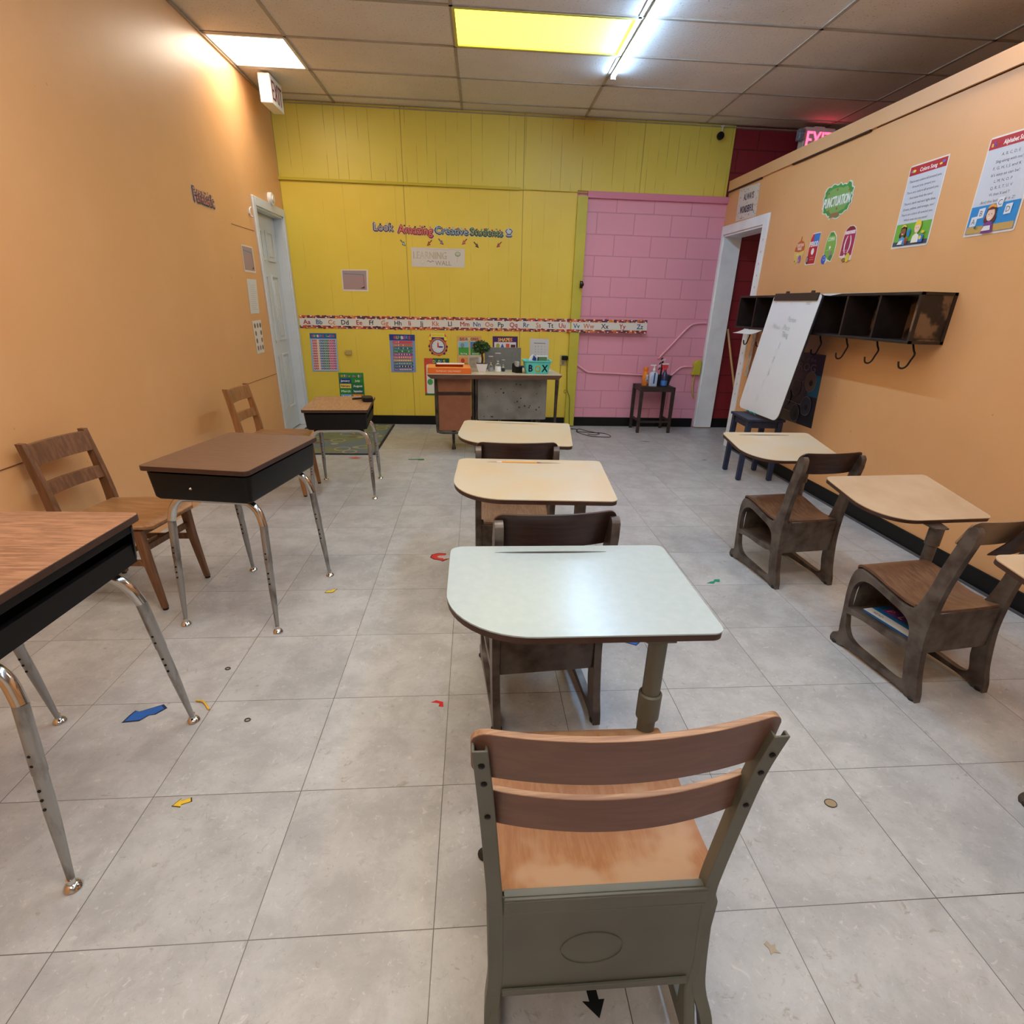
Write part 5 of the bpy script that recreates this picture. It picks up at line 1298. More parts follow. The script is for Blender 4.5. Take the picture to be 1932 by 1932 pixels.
BND = mat('rug_binding', (28, 34, 44), .9)
for (a0, b0_, a1, b1_) in ((RX0, RY0, RX1, RY0 + .02), (RX0, RY1 - .02, RX1, RY1), (RX0, RY0 + .02, RX0 + .02, RY1 - .02), (RX1 - .02, RY0 + .02, RX1, RY1 - .02)): b.box(a0, b0_, .0008, a1, b1_, .010, BND)
tag(b.build('rug'), 'grey green patterned rug with dark border under the far box desk by the back wall', 'rug')

# ================================================================== RIGHT SIDE
# small dark table at the pink wall
t = thing('side_table', 'small dark wooden table against the pink wall holding spray bottles', 'side table', (2.072, 6.43, 0), .02)
hw, hd, ht = .205, .165, .525
for sx in (-1, 1):
    for sy in (-1, 1):
        b = MB(); x, y = sx * (hw - .02), sy * (hd - .02); b.loft([[Vector((x + a * .0155, y + c * .0155, 0)) for a, c in ((-1, -1), (1, -1), (1, 1), (-1, 1))], [Vector((x + a * .019, y + c * .019, ht - .006)) for a, c in ((-1, -1), (1, -1), (1, 1), (-1, 1))]]); b.build('leg', ESPRESSO, t, bevel=.002)
for sy in (-1, 1):
    b = MB(); b.box(-hw + .035, sy * (hd - .02) - .010, ht - .058, hw - .035, sy * (hd - .02) + .010, ht - .006); b.build('apron', ESPRESSO, t)
for sx in (-1, 1):
    b = MB(); b.box(sx * (hw - .02) - .010, -hd + .035, ht - .058, sx * (hw - .02) + .010, hd - .035, ht - .006); b.build('apron', ESPRESSO, t)
    b = MB(); b.box(sx * (hw - .02) - .008, -hd + .035, .125, sx * (hw - .02) + .008, hd - .035, .15); b.build('stretcher', ESPRESSO, t)
b = MB(); b.box(-hw + .03, -.03 - hd + .03, .118, hw - .03, -hd + .022, .138); b.build('stretcher', ESPRESSO, t)
b = MB(); b.box(-hw + .012, -hd + .012, ht - .018, hw - .012, hd - .012, ht - .004); b.build('tabletop', ESPRESSO, t)
TZ = ht - .0035
def bottle(name, label, x, y, parts, cat='bottle', rz=0.0):
    t = thing(name, label, cat, (x, y, TZ), rz)
    for pn, prof, m_ in parts:
        b = MB(); b.lathe(prof, n=20); b.build(pn, m_, t)
    return t
t = bottle('spray_can', 'orange aerosol can with orange cap at the left of the small dark table', 1.947, 6.40, [
    ('can', [(0, 0), (.031, 0), (.033, .004), (.033, .148), (.028, .156), (0, .156)], mat('can_orange', (226, 132, 44), .35)), ('cap', [(0, .1562), (.029, .1562), (.029, .196), (.026, .202), (0, .202)], mat('cap_orange', (232, 120, 20), .4))], 'spray can')
b = MB(); b.prism([(.033 * math.cos(a), .033 * math.sin(a)) for a in [-1.5 + k * .2 for k in range(9)]] + [(.0345 * math.cos(a), .0345 * math.sin(a)) for a in [.1 - k * .2 for k in range(9)]], [], XY, .05, .125); b.build('label', mat('can_label', (220, 222, 228), .4, c2=(60, 90, 160), nscale=60, lo=.4, hi=.5), t)
t = thing('sanitizer_bottle', 'clear hand sanitizer pump bottle on the small dark table', 'bottle', (2.03, 6.36, TZ), 0)
b = MB(); b.loft([rr_(.044, .024, 0, .012), rr_(.046, .026, .01, .014), rr_(.046, .026, .135, .014), rr_(.034, .02, .152, .012), rr_(.012, .012, .158, .0119), rr_(.012, .012, .168, .0119)]); b.build('bottle', mat('clear_gel', (188, 204, 226), .12, spec=.6), t)
b = MB(); b.prism([(-.03, .02), (.034, .02), (.034, .12), (-.03, .12)], [], XZ, -.0275, -.0262, mat('gel_label', (176, 196, 226), .3)); b.prism([(-.006, .03), (.012, .03), (.012, .15), (.0, .15)], [], XZ, -.0288, -.0276, mat('gel_label_blue', (34, 62, 130), .3)); b.build('label', None, t)
b = MB(); b.lathe([(0, .168), (.015, .168), (.015, .186), (.008, .192), (.006, .215), (.010, .225), (0, .225)], n=14); b.box(-.044, -.008, .222, .018, .008, .233); b.build('pump', mat('pump_white', (236, 236, 236), .35), t)
t = thing('spray_bottle', 'spray bottle of dark blue liquid with a red and white trigger head', 'bottle', (2.16, 6.36, TZ), .2)
b = MB(); b.lathe([(0, 0), (.034, 0), (.036, .006), (.035, .09), (.026, .135), (.013, .165), (.013, .178), (0, .178)], n=20); b.build('bottle', mat('dark_blue_liquid', (46, 56, 96), .15, spec=.6), t)
b = MB(); b.lathe([(.0362, .01), (.0366, .01), (.0366, .065), (.0362, .065)], n=20); b.build('label', mat('blue_label', (60, 120, 200), .3), t)
b = MB(); b.lathe([(0, .178), (.016, .178), (.016, .2), (0, .2)], n=14); b.box(-.04, -.011, .2, .024, .011, .236); b.bar((-.03, 0, .205), (-.04, 0, .165), .012, .008); b.build('trigger_head', mat('sprayer_red', (216, 60, 70), .4), t)
b = MB(); b.box(-.044, -.012, .236, .03, .012, .25); b.build('nozzle_cover', mat('pump_white', (236, 236, 236)), t)
t = thing('cleaning_brush', 'striped black and white cleaning brush standing in the black tub', 'brush', (2.145, 6.47, TZ + .030), 0)
b = MB(); b.bar((0, 0, .01), (.015, .02, .235), .018, .018); b.build('handle', BLACKPL, t, bevel=.003)
for k, (dx, dz) in enumerate(((-.03, .14), (-.036, .17), (-.026, .20), (.02, .15), (.03, .18), (.0, .235), (-.012, .25), (.022, .24))):
    b = MB(); b.bar((dx, .004, dz), (dx + .022, .012, dz + .018), .012, .008); b.build('bristle_tuft', mat('brush_white', (220, 216, 224), .6) if k % 2 else BLACKPL, t)
t = thing('tub', 'shallow black plastic tub at the back of the small dark table', 'tub', (2.175, 6.478, TZ), 0)
b = MB(); b.loft([rr_(.072, .05, 0), rr_(.095, .068, .10), rr_(.10, .072, .103), rr_(.10, .072, .108), rr_(.091, .064, .106), rr_(.069, .047, .004)]); b.build('tub_body', mat('black_tub', (38, 40, 48), .4), t)
# broom handle seen through the right doorway
b = MB(); b.tube([(3.19, 6.42, .01), (2.925, 6.62, 1.14)], .0125, n=12)
tag(b.build('broom_handle', mat('tan_wood', (206, 168, 116), .5)), 'tan wooden pole leaning against the dark red wall through the doorway', 'pole')

# cubby shelf with coat hooks on the right wall
t = thing('cubby_shelf', 'dark wooden cubby shelf with coat hooks on the right orange wall', 'cubby shelf', (2.70, 4.33, 1.19))
y0, y1, dep, hh = -1.15, 1.14, .215, .275
b = MB(); b.box(-dep, y0, hh - .016, -.001, y1, hh); b.build('top_board', CUBBYD, t, bevel=.002)
b = MB(); b.box(-dep, y0, 0, -.001, y1, .016); b.build('bottom_board', CUBBYD, t, bevel=.002)
b = MB(); b.box(-.009, y0 + .01, .016, -.001, y1 - .01, hh - .016); b.build('back_board', CUBBYT, t)
for k in range(8):
    yy = y0 + (y1 - y0 - .016) * k / 7
    b = MB(); b.box(-dep + .001, yy, .0162, -.0095, yy + .016, hh - .0162); b.build('end_board' if k in (0, 7) else 'divider', CUBBYT if k == 0 else CUBBYD, t)
b = MB(); b.box(-dep + .02, y0 - .004, .03, -.03, y0 - .0005, .022 + .006); b.box(-dep, y0 - .006, 0, -dep + .02, y0, hh); b.box(-.02, y0 - .006, 0, -.001, y0, hh); b.box(-dep, y0 - .006, 0, -.001, y0, .016); b.box(-dep, y0 - .006, hh - .016, -.001, y0, hh); b.build('end_frame', CUBBYD, t)
HK = mat('hook_black', (30, 26, 26), .45, .4)
for yy in (y0 + .10, y0 + .42, y0 + .74, y0 + 1.06, y1 - .32, y1 - .06):
    P_ = [(-.10, yy, .0), (-.10, yy - .02, -.035), (-.098, yy - .035, -.06), (-.10, yy - .02, -.095), (-.10, yy + .0, -.13), (-.10, yy + .03, -.146), (-.10, yy + .062, -.14), (-.10, yy + .075, -.11)]
    b = MB(); b.tube(spline(P_, 5), .0055, n=10); b.lathe([(0, -.0), (.012, 0), (.012, -.004), (0, -.004)], (-.10, yy, 0), n=12); b.build('coat_hook', HK, t)
# paper lying on the cubby
b = MB(); b.faces([(2.482, 4.30, 1.4665), (2.56, 4.34, 1.4685), (2.60, 3.86, 1.4685), (2.482, 3.88, 1.4668), (2.474, 4.22, 1.462), (2.472, 4.02, 1.452), (2.58, 3.60, 1.4675), (2.50, 3.62, 1.4668)], [(0, 1, 2, 3), (0, 3, 5, 4), (3, 2, 6, 7)])
bmesh.ops.solidify(b.bm, geom=b.bm.faces[:], thickness=-.0012)
tag(b.build('paper_sheet', mat('white_paper', (236, 234, 232), .5)), 'white paper lying on top of the cubby shelf with an edge drooping over', 'paper')
b = MB(); n = 10; rings = []
for i in range(n + 1):
    v = i / n; z = 1.184 - .020 * math.sin(PI * v * .5) - .012 * v
    rings.append([Vector((2.47 - .10 * v, 5.24, z)), Vector((2.47 - .10 * v, 4.90, z + .004)), Vector((2.47 - .10 * v, 4.90, z + .0055)), Vector((2.47 - .10 * v, 5.24, z + .0015))])
b.loft(rings)
tag(b.build('paper_sheet', mat('white_paper', (236, 234, 232), .5)), 'white paper sheet sticking out below the cubby shelf at its far end', 'paper')
b = MB(); rr = random.Random(2); rings = []
for i in range(12):
    v = i / 11; z = 1.15 - .40 * v; hw_ = .034 - .008 * v + .006 * math.sin(v * 16)
    rings.append([Vector((2.672, 5.43 - hw_ + .02 * v, z)), Vector((2.672, 5.43 + hw_ + .02 * v, z)), Vector((2.674, 5.43 + hw_ + .02 * v, z)), Vector((2.674, 5.43 - hw_ + .02 * v, z))])
b.loft(rings)
tag(b.build('hanging_strip', mat('worn_strip', (196, 186, 172), .6, noise=.35, nscale=25)), 'ragged pale strip hanging beside the doorway under the cubby', 'strip')
# whiteboard leaning between the stool and the cubby
t = thing('whiteboard', 'white dry erase board with faint writing leaning on the cubby shelf above the blue stool', 'whiteboard', (0, 0, 0))
B0 = Vector((2.385, 4.205, .545)); BU = Vector((0.0, 1, 0)).normalized()  # u to the viewer's left
A0 = Vector((2.452, 4.10, 1.462))
Wb = .66
def bw(u, v, n):       # u 0..1 left->right as seen, v 0..1 bottom->top
    bot = Vector((2.385, 4.885 - u * .68, .545 - .012 * (1 - u)))
    bot = Vector((2.37, 4.86 - u * .68, .548 + .0 * u)); tp = Vector((2.462, 4.775 - u * .68, 1.462))
    p = bot.lerp(tp, v); nn = Vector((-1, 0, .1)).normalized(); return p + nn * n
out = [(a / .68 + .5, c / .92 + .5) for a, c in rrect(.68, .92, (.06, .06, .03, .03), 6)]
b = MB(); b.prism(out, [], lambda a, c, n: bw(a, c, n), 0, .004, mat('board_white', (226, 230, 236), .22)); b.prism([(.5 + (a - .5) * 1.006, .5 + (c - .5) * 1.004) for a, c in out], [], lambda a, c, n: bw(a, c, n), -.016, -.0005, mat('board_back', (34, 32, 40), .5)); b.build('board', None, t)
s_ = Sheet(.68, .92, bw, 0, .0045)
for st, u, v, h, w_ in (('Person', .40, .745, .040, .12), ('Place', .36, .685, .040, .10), ('Thing', .37, .635, .040, .10), ('Noun', .20, .690, .044, .12)): s_.text(st, u, v, h, (176, 190, 196) if st != 'Noun' else (206, 214, 220), width=w_, ang=-.06)
for st, u, v in (('1', .34, .55), ('7', .33, .44), ('5', .32, .34), ('?', .29, .25), ('0', .28, .12), ('S', .07, .17), ('=', .41, .19)): s_.text(st, u, v, .05 if st != '=' else .03, (198, 204, 216))
s_.line([(.06, .86), (.09, .865)], .003, (150, 150, 156)); s_.line([(.52, .865), (.58, .868)], .003, (150, 150, 156)); s_.line([(.53, .853), (.57, .855)], .003, (150, 150, 156)); s_.line([(.30, .86), (.33, .862)], .002, (180, 180, 186))
s_.mb.build('marks', None, t)
b = MB(); b.prism([(.045, .955), (.955, .955), (.955, 1.012), (.045, 1.012)], [], lambda a, c, n: bw(a, c, n), .004, .016); b.build('clamp_bar', mat('clamp_dark', (44, 34, 34), .4), t, bevel=.002)
for u in (.30, .82):
    b = MB(); b.prism([(u - .03, 1.0), (u + .03, 1.0), (u + .02, 1.028), (u - .02, 1.028)], [], lambda a, c, n: bw(a, c, n), .0, .014); b.build('clamp_lever', mat('clamp_dark', (44, 34, 34)), t)
for u in (.30, .40, .50):
    b = MB(); p = bw(u - .02, -.004, .012); b.tube([p, p + Vector((0, -.022, 0))], .008, ink((40, 130, 124)), n=10); b.build('magnet', None, t)
# blue stool
t = thing('stool', 'dark blue wooden stool under the whiteboard', 'stool', (2.405, 4.56, 0), math.radians(-4))
hw, hd, ht = .145, .175, .525
b = MB(); b.prism(rrect(2 * hw + .03, 2 * hd + .04, (.012,) * 4, 3), [], XY, ht - .018, ht); b.build('seat', NAVY, t, bevel=.003)
for sx in (-1, 1):
    for sy in (-1, 1):
        b = MB(); x, y = sx * (hw - .018), sy * (hd - .018); lg_ = b.loft([[Vector((x + sx * .006 + a * .019, y + sy * .006 + c * .019, .004)) for a, c in ((-1, -1), (1, -1), (1, 1), (-1, 1))], [Vector((x + a * .021, y + c * .021, ht - .019)) for a, c in ((-1, -1), (1, -1), (1, 1), (-1, 1))]]); lg = b.build('leg', NAVY, t, bevel=.003)
        b = MB(); b.lathe([(0, 0), (.013, 0), (.013, .0039), (0, .0039)], (x + sx * .006, y + sy * .006, 0), n=12); b.build('foot_glide', RUBBER, lg)
    b = MB(); b.box(sx * (hw - .018) - .009, -hd + .04, ht - .075, sx * (hw - .018) + .009, hd - .04, ht - .0185); b.build('apron', NAVY, t)
for sy in (-1, 1):
    b = MB(); b.box(-hw + .04, sy * (hd - .018) - .009, ht - .075, hw - .04, sy * (hd - .018) + .009, ht - .0185); b.build('apron', NAVY, t)

# posters on the right wall
s = sheet('right', ((6.373, 2.47), (5.930, 2.450), (5.905, 2.172), (6.356, 2.182))); s.base((216, 208, 200)); rr = random.Random(8); n1 = s.lay()
for k in range(150):
    u, v = rr.uniform(.01, s.W - .01), rr.uniform(.008, s.H - .008)
    if abs(u - s.W / 2) < s.W * .36 and abs(v - s.H / 2) < s.H * .36: continue
    s.ell(u, v, .005, .0045, rr.choice([(70, 70, 76), (196, 150, 120), (120, 130, 110), (60, 50, 60)]), n1 + k * .000002, 7)
s.text('ALWAYS', s.W * .53, s.H * .70, .058, (52, 44, 66), width=s.W * .50, bold=.002); s.text('WONDERFUL', s.W * .50, s.H * .32, .062, (60, 48, 78), width=s.W * .66, bold=.002); s.text('be', s.W * .5, s.H * .51, .02, (180, 150, 160)); s.text('stay', s.W * .5, s.H * .15, .016, (190, 170, 176))
s.build('always_sign', 'white speckled ALWAYS WONDERFUL sign above the right doorway', 'sign')
def rpoly(pts, c, sh):
    pass
class RS(Sheet):
    def __init__(s): super().__init__(1, 1, lambda u, v, n: Vector((2.70 - n, u, v)), .0016, .0015)   # u = y, v = z in the room
def mirror(pts): return list(pts)
TREE = [(4.462, 2.21), (4.409, 2.165), (4.403, 2.113), (4.401, 2.071), (4.44, 2.027), (4.511, 2.014), (4.515, 1.996), (4.629, 2.0), (4.656, 2.02), (4.734, 2.049), (4.754, 2.095), (4.757, 2.164), (4.748, 2.201), (4.672, 2.217), (4.58, 2.214), (4.521, 2.202)]
def scallop(P, amp, per=5):
    out = []; n = len(P); k = 0
    for i in range(n):
        a, c = Vector(P[i]), Vector(P[(i + 1) % n]); d = c - a; o = Vector((d.y, -d.x)).normalized() if d.length > 0 else Vector((0, 0))
        for j in range(per): out.append(tuple(a + d * j / per + o * amp * math.sin(PI * (j % 5) / 5 * 2 + i)))
    return out
def grow(P, f):
    cx_ = sum(p[0] for p in P) / len(P); cy_ = sum(p[1] for p in P) / len(P); return [(cx_ + (p[0] - cx_) * f, cy_ + (p[1] - cy_) * f) for p in P]
class MirrorText: pass
def rtext(s, st, y, z, h, col, width, bold=0.0, lay=None):
    V, T, w_ = text_tris(st); n = s.lay() if lay is None else lay; sc = h / .72
    for q, (ox, oz) in enumerate([(0, 0)] if not bold else [(-bold, 0), (bold, 0), (0, bold), (0, -bold)]):
        s.mb.faces([s.at(y - (a - w_ / 2) * width / w_ - ox, z + (c - .36) * sc + oz, n + q * .00003) for a, c in V], T, ink(col))
s = RS(); TR = scallop(TREE, .006); s.base((222, 224, 214), grow(TR, 1.06)); s.poly(grow(TR, .99), (70, 150, 72)); s.poly(grow(TREE, .80), (128, 172, 96))
s.poly([(4.63, 2.03), (4.525, 2.03), (4.52, 2.0), (4.625, 2.0)], (150, 112, 76))
for a, c in ((4.45, 2.16), (4.60, 2.18), (4.66, 2.05), (4.56, 2.055), (4.70, 2.17)): s.ell(a, c, .009, .009, (176, 90, 50), n=8)
rtext(s, 'PUNCTUATION', 4.578, 2.108, .066, (236, 244, 234), .325, .003)
s.build('punctuation_tree', 'green tree shaped PUNCTUATION cut-out on the right orange wall', 'wall cutout')
class CS(Sheet):
    """cut-out drawn in a frame: u 0..1 left to right, v 0..1 bottom to top, given its place on the wall"""
    def __init__(s, yl, yr, z0, z1):
        W, H = yl - yr, z1 - z0
        super().__init__(W, H, lambda u, v, n: Vector((2.70 - n, yl - u * W, z0 + v * H)), .0016, .0015)
    def P(s, pts): return [(a * s.W, c * s.H) for a, c in pts]
c = CS(5.045, 4.895, 1.706, 1.916)
A = [(.45, 1), (.55, 1), (.56, .86), (.85, .78), (1, .62), (1, .40), (.90, .18), (.66, .0), (.50, .10), (.30, .02), (.10, .16), (.0, .40), (.02, .62), (.18, .78), (.44, .86)]
c.base((226, 196, 104), c.P(A)); c.poly(c.P([(.46, .98), (.54, .98), (.56, .85), (.83, .77), (.98, .62), (.99, .48), (.5, .43), (.01, .48), (.04, .62), (.2, .77), (.44, .85)]), (206, 96, 46))
c.text('QUESTION', .5 * c.W, .68 * c.H, .022, (240, 218, 200), width=.10, bold=.0012); c.text('MARKS', .5 * c.W, .56 * c.H, .020, (240, 218, 200), width=.06, bold=.0012); c.text('ask ?', .45 * c.W, .36 * c.H, .018, (244, 236, 200), width=.05); c.ell(.68 * c.W, .18 * c.H, .024, .030, (150, 92, 170), n=12); c.ell(.62 * c.W, .14 * c.H, .010, .012, (196, 150, 200), n=8); c.ell(.24 * c.W, .12 * c.H, .008, .008, (90, 120, 60), n=8)
c.build('acorn_cutout', 'orange and yellow acorn cut-out, leftmost of the four punctuation shapes', 'wall cutout', 'punctuation shapes')
c = CS(4.84, 4.70, 1.693, 1.918)
c.base((236, 226, 220), c.P([(.22, 1), (1, 1), (1, .0), (.1, .0), (-.04, .03), (.08, .30), (.08, .70)])); c.poly(c.P([(.24, .97), (.96, .97), (.94, .03), (.12, .03), (.10, .5), (.12, .8)]), (190, 38, 46)); c.poly(c.P([(.42, .975), (.985, .975), (.985, .58), (.72, .58), (.42, .70)]), (46, 124, 204))
c.text('PERIOD', .53 * c.W, .66 * c.H, .036, (236, 232, 236), width=.115, bold=.002); c.ell(.54 * c.W, .42 * c.H, .021, .024, (240, 236, 232), n=16); c.text('ends a', .6 * c.W, .24 * c.H, .010, (232, 180, 180), width=.05); c.text('sentence.', .6 * c.W, .17 * c.H, .010, (232, 180, 180), width=.06); c.ell(.16 * c.W, .16 * c.H, .016, .030, (80, 70, 80), n=12); c.ell(.16 * c.W, .17 * c.H, .009, .018, (170, 170, 176), n=10)
c.build('period_cutout', 'red and blue PERIOD cut-out, second of the four punctuation shapes', 'wall cutout', 'punctuation shapes')
c = CS(4.61, 4.462, 1.692, 1.905)
c.base((230, 230, 218), c.P([(.30, 1), (.58, 1), (.86, .84), (1, .58), (1, .30), (.84, .02), (.52, .06), (.38, -.02), (.04, -.02), (-.06, .14), (.08, .34), (.04, .62), (.12, .84)])); c.poly(c.P([(.30, .975), (.56, .975), (.83, .82), (.96, .58), (.96, .30), (.80, .05), (.5, .12), (.1, .3), (.08, .62), (.16, .82)]), (128, 178, 78)); c.poly(c.P([(.30, .975), (.56, .975), (.80, .83), (.62, .86), (.34, .86)]), (84, 146, 62)); c.poly(c.P([(.52, .12), (.80, .05), (.9, .2), (.66, .30)]), (70, 138, 66))
c.text('COMMA', .50 * c.W, .76 * c.H, .026, (216, 234, 196), width=.085, bold=.0014); c.text(',', .52 * c.W, .60 * c.H, .050, (242, 246, 236), width=.018, bold=.004); c.text('makes a pause', .5 * c.W, .42 * c.H, .010, (206, 226, 176), width=.07); c.ell(.17 * c.W, .13 * c.H, .030, .032, (48, 92, 190), n=18); c.ell(.22 * c.W, .16 * c.H, .014, .016, (170, 196, 236), n=12); c.ell(.22 * c.W, .16 * c.H, .009, .010, (40, 70, 160), n=12); c.ell(.68 * c.W, .30 * c.H, .014, .016, (170, 130, 160), n=10)
c.build('comma_cutout', 'green leaf shaped COMMA cut-out with a blue berry, third of the four punctuation shapes', 'wall cutout', 'punctuation shapes')
c = CS(4.395, 4.243, 1.690, 1.920)
c.base((236, 214, 208), c.P([(.20, .94), (.36, 1), (.64, 1), (.84, .94), (.98, .80), (1, .50), (1, .02), (.30, -.02), (.24, .10), (.02, .14), (.02, .60), (.06, .84)])); c.poly(c.P([(.22, .92), (.38, .975), (.62, .975), (.80, .92), (.93, .80), (.95, .50), (.95, .16), (.07, .17), (.07, .60), (.11, .82)]), (168, 44, 80)); c.poly(c.P([(.22, .92), (.38, .975), (.62, .975), (.80, .92), (.86, .87), (.15, .87)]), (130, 26, 44))
c.rect(.12 * c.W, .76 * c.H, .90 * c.W, .86 * c.H, (206, 150, 170)); c.text('PARENTHESES', .51 * c.W, .81 * c.H, .020, (250, 238, 240), width=.112, bold=.001); c.text('( )', .50 * c.W, .54 * c.H, .085, (246, 230, 232), width=.075, bold=.0022); c.text('set some words', .48 * c.W, .32 * c.H, .010, (232, 180, 192), width=.08); c.text('apart', .48 * c.W, .26 * c.H, .010, (232, 180, 192), width=.04)
c.ell(.72 * c.W, .10 * c.H, .024, .030, (226, 204, 70), n=12); c.ell(.44 * c.W, .14 * c.H, .011, .016, (240, 236, 230), n=10); c.ell(.46 * c.W, .045 * c.H, .024, .014, (150, 112, 56), n=10)
c.build('parentheses_cutout', 'maroon PARENTHESES cut-out, rightmost of the four punctuation shapes', 'wall cutout', 'punctuation shapes')
def kid(s, cx, cy, k, skin, hair, shirt, band=None, longhair=True):
    s.ell(cx, cy + .012 * k, .030 * k, .036 * k, hair, n=20)
    if longhair: s.ell(cx - .024 * k, cy - .02 * k, .012 * k, .02 * k, hair, n=10); s.ell(cx + .024 * k, cy - .02 * k, .012 * k, .02 * k, hair, n=10)
    s.poly([(cx - .034 * k, cy - .085 * k), (cx - .028 * k, cy - .045 * k), (cx - .008 * k, cy - .032 * k), (cx + .008 * k, cy - .032 * k), (cx + .028 * k, cy - .045 * k), (cx + .036 * k, cy - .085 * k)], shirt)
    s.ell(cx, cy, .024 * k, .030 * k, skin, n=18)
    if band: s.ell(cx, cy + .022 * k, .028 * k, .024 * k, band, n=16, a0=.3, a1=PI - .3); s.ell(cx, cy + .016 * k, .025 * k, .018 * k, hair, n=16, a0=.3, a1=PI - .3)
    else: s.ell(cx, cy + .014 * k, .026 * k, .022 * k, hair, n=16, a0=.2, a1=PI - .2)
    for sg in (-1, 1): s.ell(cx + sg * .009 * k, cy + .001 * k, .0022 * k, .003 * k, (40, 30, 30), n=7)
    s.ell(cx, cy - .012 * k, .010 * k, .005 * k, (240, 236, 230), n=10, a0=PI, a1=2 * PI)
# Colors Song
s = sheet('right', ((3.855, 2.183), (3.548, 2.187), (3.526, 1.729), (3.839, 1.730)))
def framed(s, title, lines, y_pic):
    s.base((232, 226, 218), [(a + s.W / 2, c + s.H / 2) for a, c in rrect(s.W, s.H, (.002, .014, .002, .014), 3)]); s.rect(.008, .008, s.W - .008, s.H - .008, (206, 210, 220)); s.rect(.008, s.H - .056, s.W - .008, s.H - .008, (182, 34, 40)); s.text(title, s.W * .52, s.H - .034, .021, (246, 236, 232), width=s.W * .44, bold=.0008)
    n1 = s.lay(); top = s.H - .072; st_ = (top - y_pic - .008) / len(lines)
    for i, ln in enumerate(lines): s.text(ln, s.W * .5, top - (i + .55) * st_, .0135, (110, 112, 120), width=min(s.W * .84, len(ln) * .0082), lay=n1)
framed(s, 'Colors Song', ['There are colors all around you,', 'Around you, around you.', 'There are colors all around you,', 'And none look the same!', "There's dark red and light blue,", 'Green, yellow, and orange, too!', 'There are colors all around you.', 'Which ones can you name?'], .135)
s.rect(.010, .012, s.W - .010, .135, (112, 176, 62)); s.rect(.010, .012, s.W - .010, .036, (70, 78, 96))
s.ell(.045, s.H - .034, .018, .008, (236, 216, 80), n=8); s.ell(.032, s.H - .036, .010, .006, (150, 130, 190), n=8); s.ell(s.W - .05, s.H - .036, .012, .006, (240, 210, 80), n=8); s.ell(s.W - .03, s.H - .028, .014, .007, (120, 110, 200), n=8)
kid(s, .085, .090, .86, (150, 96, 60), (40, 26, 24), (86, 160, 214), (240, 190, 90)); kid(s, .205, .100, .92, (240, 206, 176), (238, 204, 70), (236, 232, 216), None, False)
s.poly([(.135, .06), (.15, .06), (.152, .10), (.143, .105), (.13, .095), (.126, .075)], (40, 130, 210)); s.poly([(.06, .02), (.10, .02), (.105, .045), (.075, .04)], (240, 234, 226)); s.rect(.125, .022, .14, .055, (190, 40, 50)); s.poly([(.235, .02), (.27, .02), (.274, .06), (.24, .062)], (60, 120, 210)); s.ell(.25, .045, .010, .012, (240, 216, 80), n=9); s.ell(.262, .075, .014, .008, (240, 200, 70), n=8)
s.build('song_poster', 'Colors Song poster with two drawn children, the left of two song posters', 'poster', 'song posters')
s = sheet('right', ((3.285, 2.198), (2.975, 2.196), (2.955, 1.745), (3.268, 1.742)))
framed(s, 'Alphabet Song', ['A, B, C, D, E', 'Sing along with me!', 'F, G, H, I, J, and K', "It's easy as can be!", 'L, M, N, O, P', 'Q, R, S, T, U, V', 'W, then X and Y', 'And the last letter is Z!'], .135)
for ch, u, c in (('a', .028, (240, 200, 60)), ('b', .046, (110, 90, 190)), ('c', .062, (190, 60, 50))): s.text(ch, u, s.H - .033, .022, c, bold=.001)
s.rect(.010, .012, s.W - .010, .140, (40, 136, 204)); s.rect(.014, .012, s.W - .012, .045, (196, 158, 90))
for ch, u, v in (('A', .045, .070), ('B', .083, .105), ('C', .185, .142), ('D', .245, .105)): s.poly([(u - .02, v - .024), (u + .019, v - .022), (u + .021, v + .024), (u - .018, v + .022)], (224, 226, 232)); s.text(ch, u, v, .026, (90, 90, 104))
kid(s, .150, .092, 1.0, (236, 202, 178), (104, 44, 34), (124, 60, 140), (236, 160, 60)); s.poly([(.12, .018), (.175, .018), (.17, .04), (.13, .04)], (232, 230, 226)); s.ell(.075, .040, .008, .008, (30, 110, 90), n=8)
s.build('song_poster', 'Alphabet Song poster with a drawn girl, the right of two song posters', 'poster', 'song posters')
# frog poster
s = sheet('right', ((4.80, 1.040), (4.261, 1.043), (4.226, .487), (4.775, .480)))
s.base((38, 38, 46), rough=.35); s.rect(0, s.H * .72, s.W, s.H, (44, 36, 64)); s.rect(s.W * .72, s.H * .42, s.W, s.H * .72, (26, 92, 116)); s.rect(0, 0, s.W * .6, s.H * .16, (96, 82, 56))
s.text('LIFE of the', s.W * .55, s.H * .92, .030, (120, 110, 120), width=s.W * .5); s.text('FROG', s.W * .55, s.H * .81, .062, (120, 108, 116), width=s.W * .55)
for u, v, rr_2, c in ((.76, .62, .075, (108, 82, 62)), (.42, .50, .062, (50, 46, 50)), (.76, .28, .072, (48, 58, 70)), (.50, .14, .066, (44, 50, 50)), (.2, .34, .06, (70, 60, 50))):
    s.ell(u * s.W, v * s.H, rr_2 + .004, rr_2 + .004, (130, 124, 112), n=28); s.ell(u * s.W, v * s.H, rr_2, rr_2, c, n=28); s.ell(u * s.W + .01, v * s.H - .01, rr_2 * .35, rr_2 * .3, (34, 30, 30), n=12)
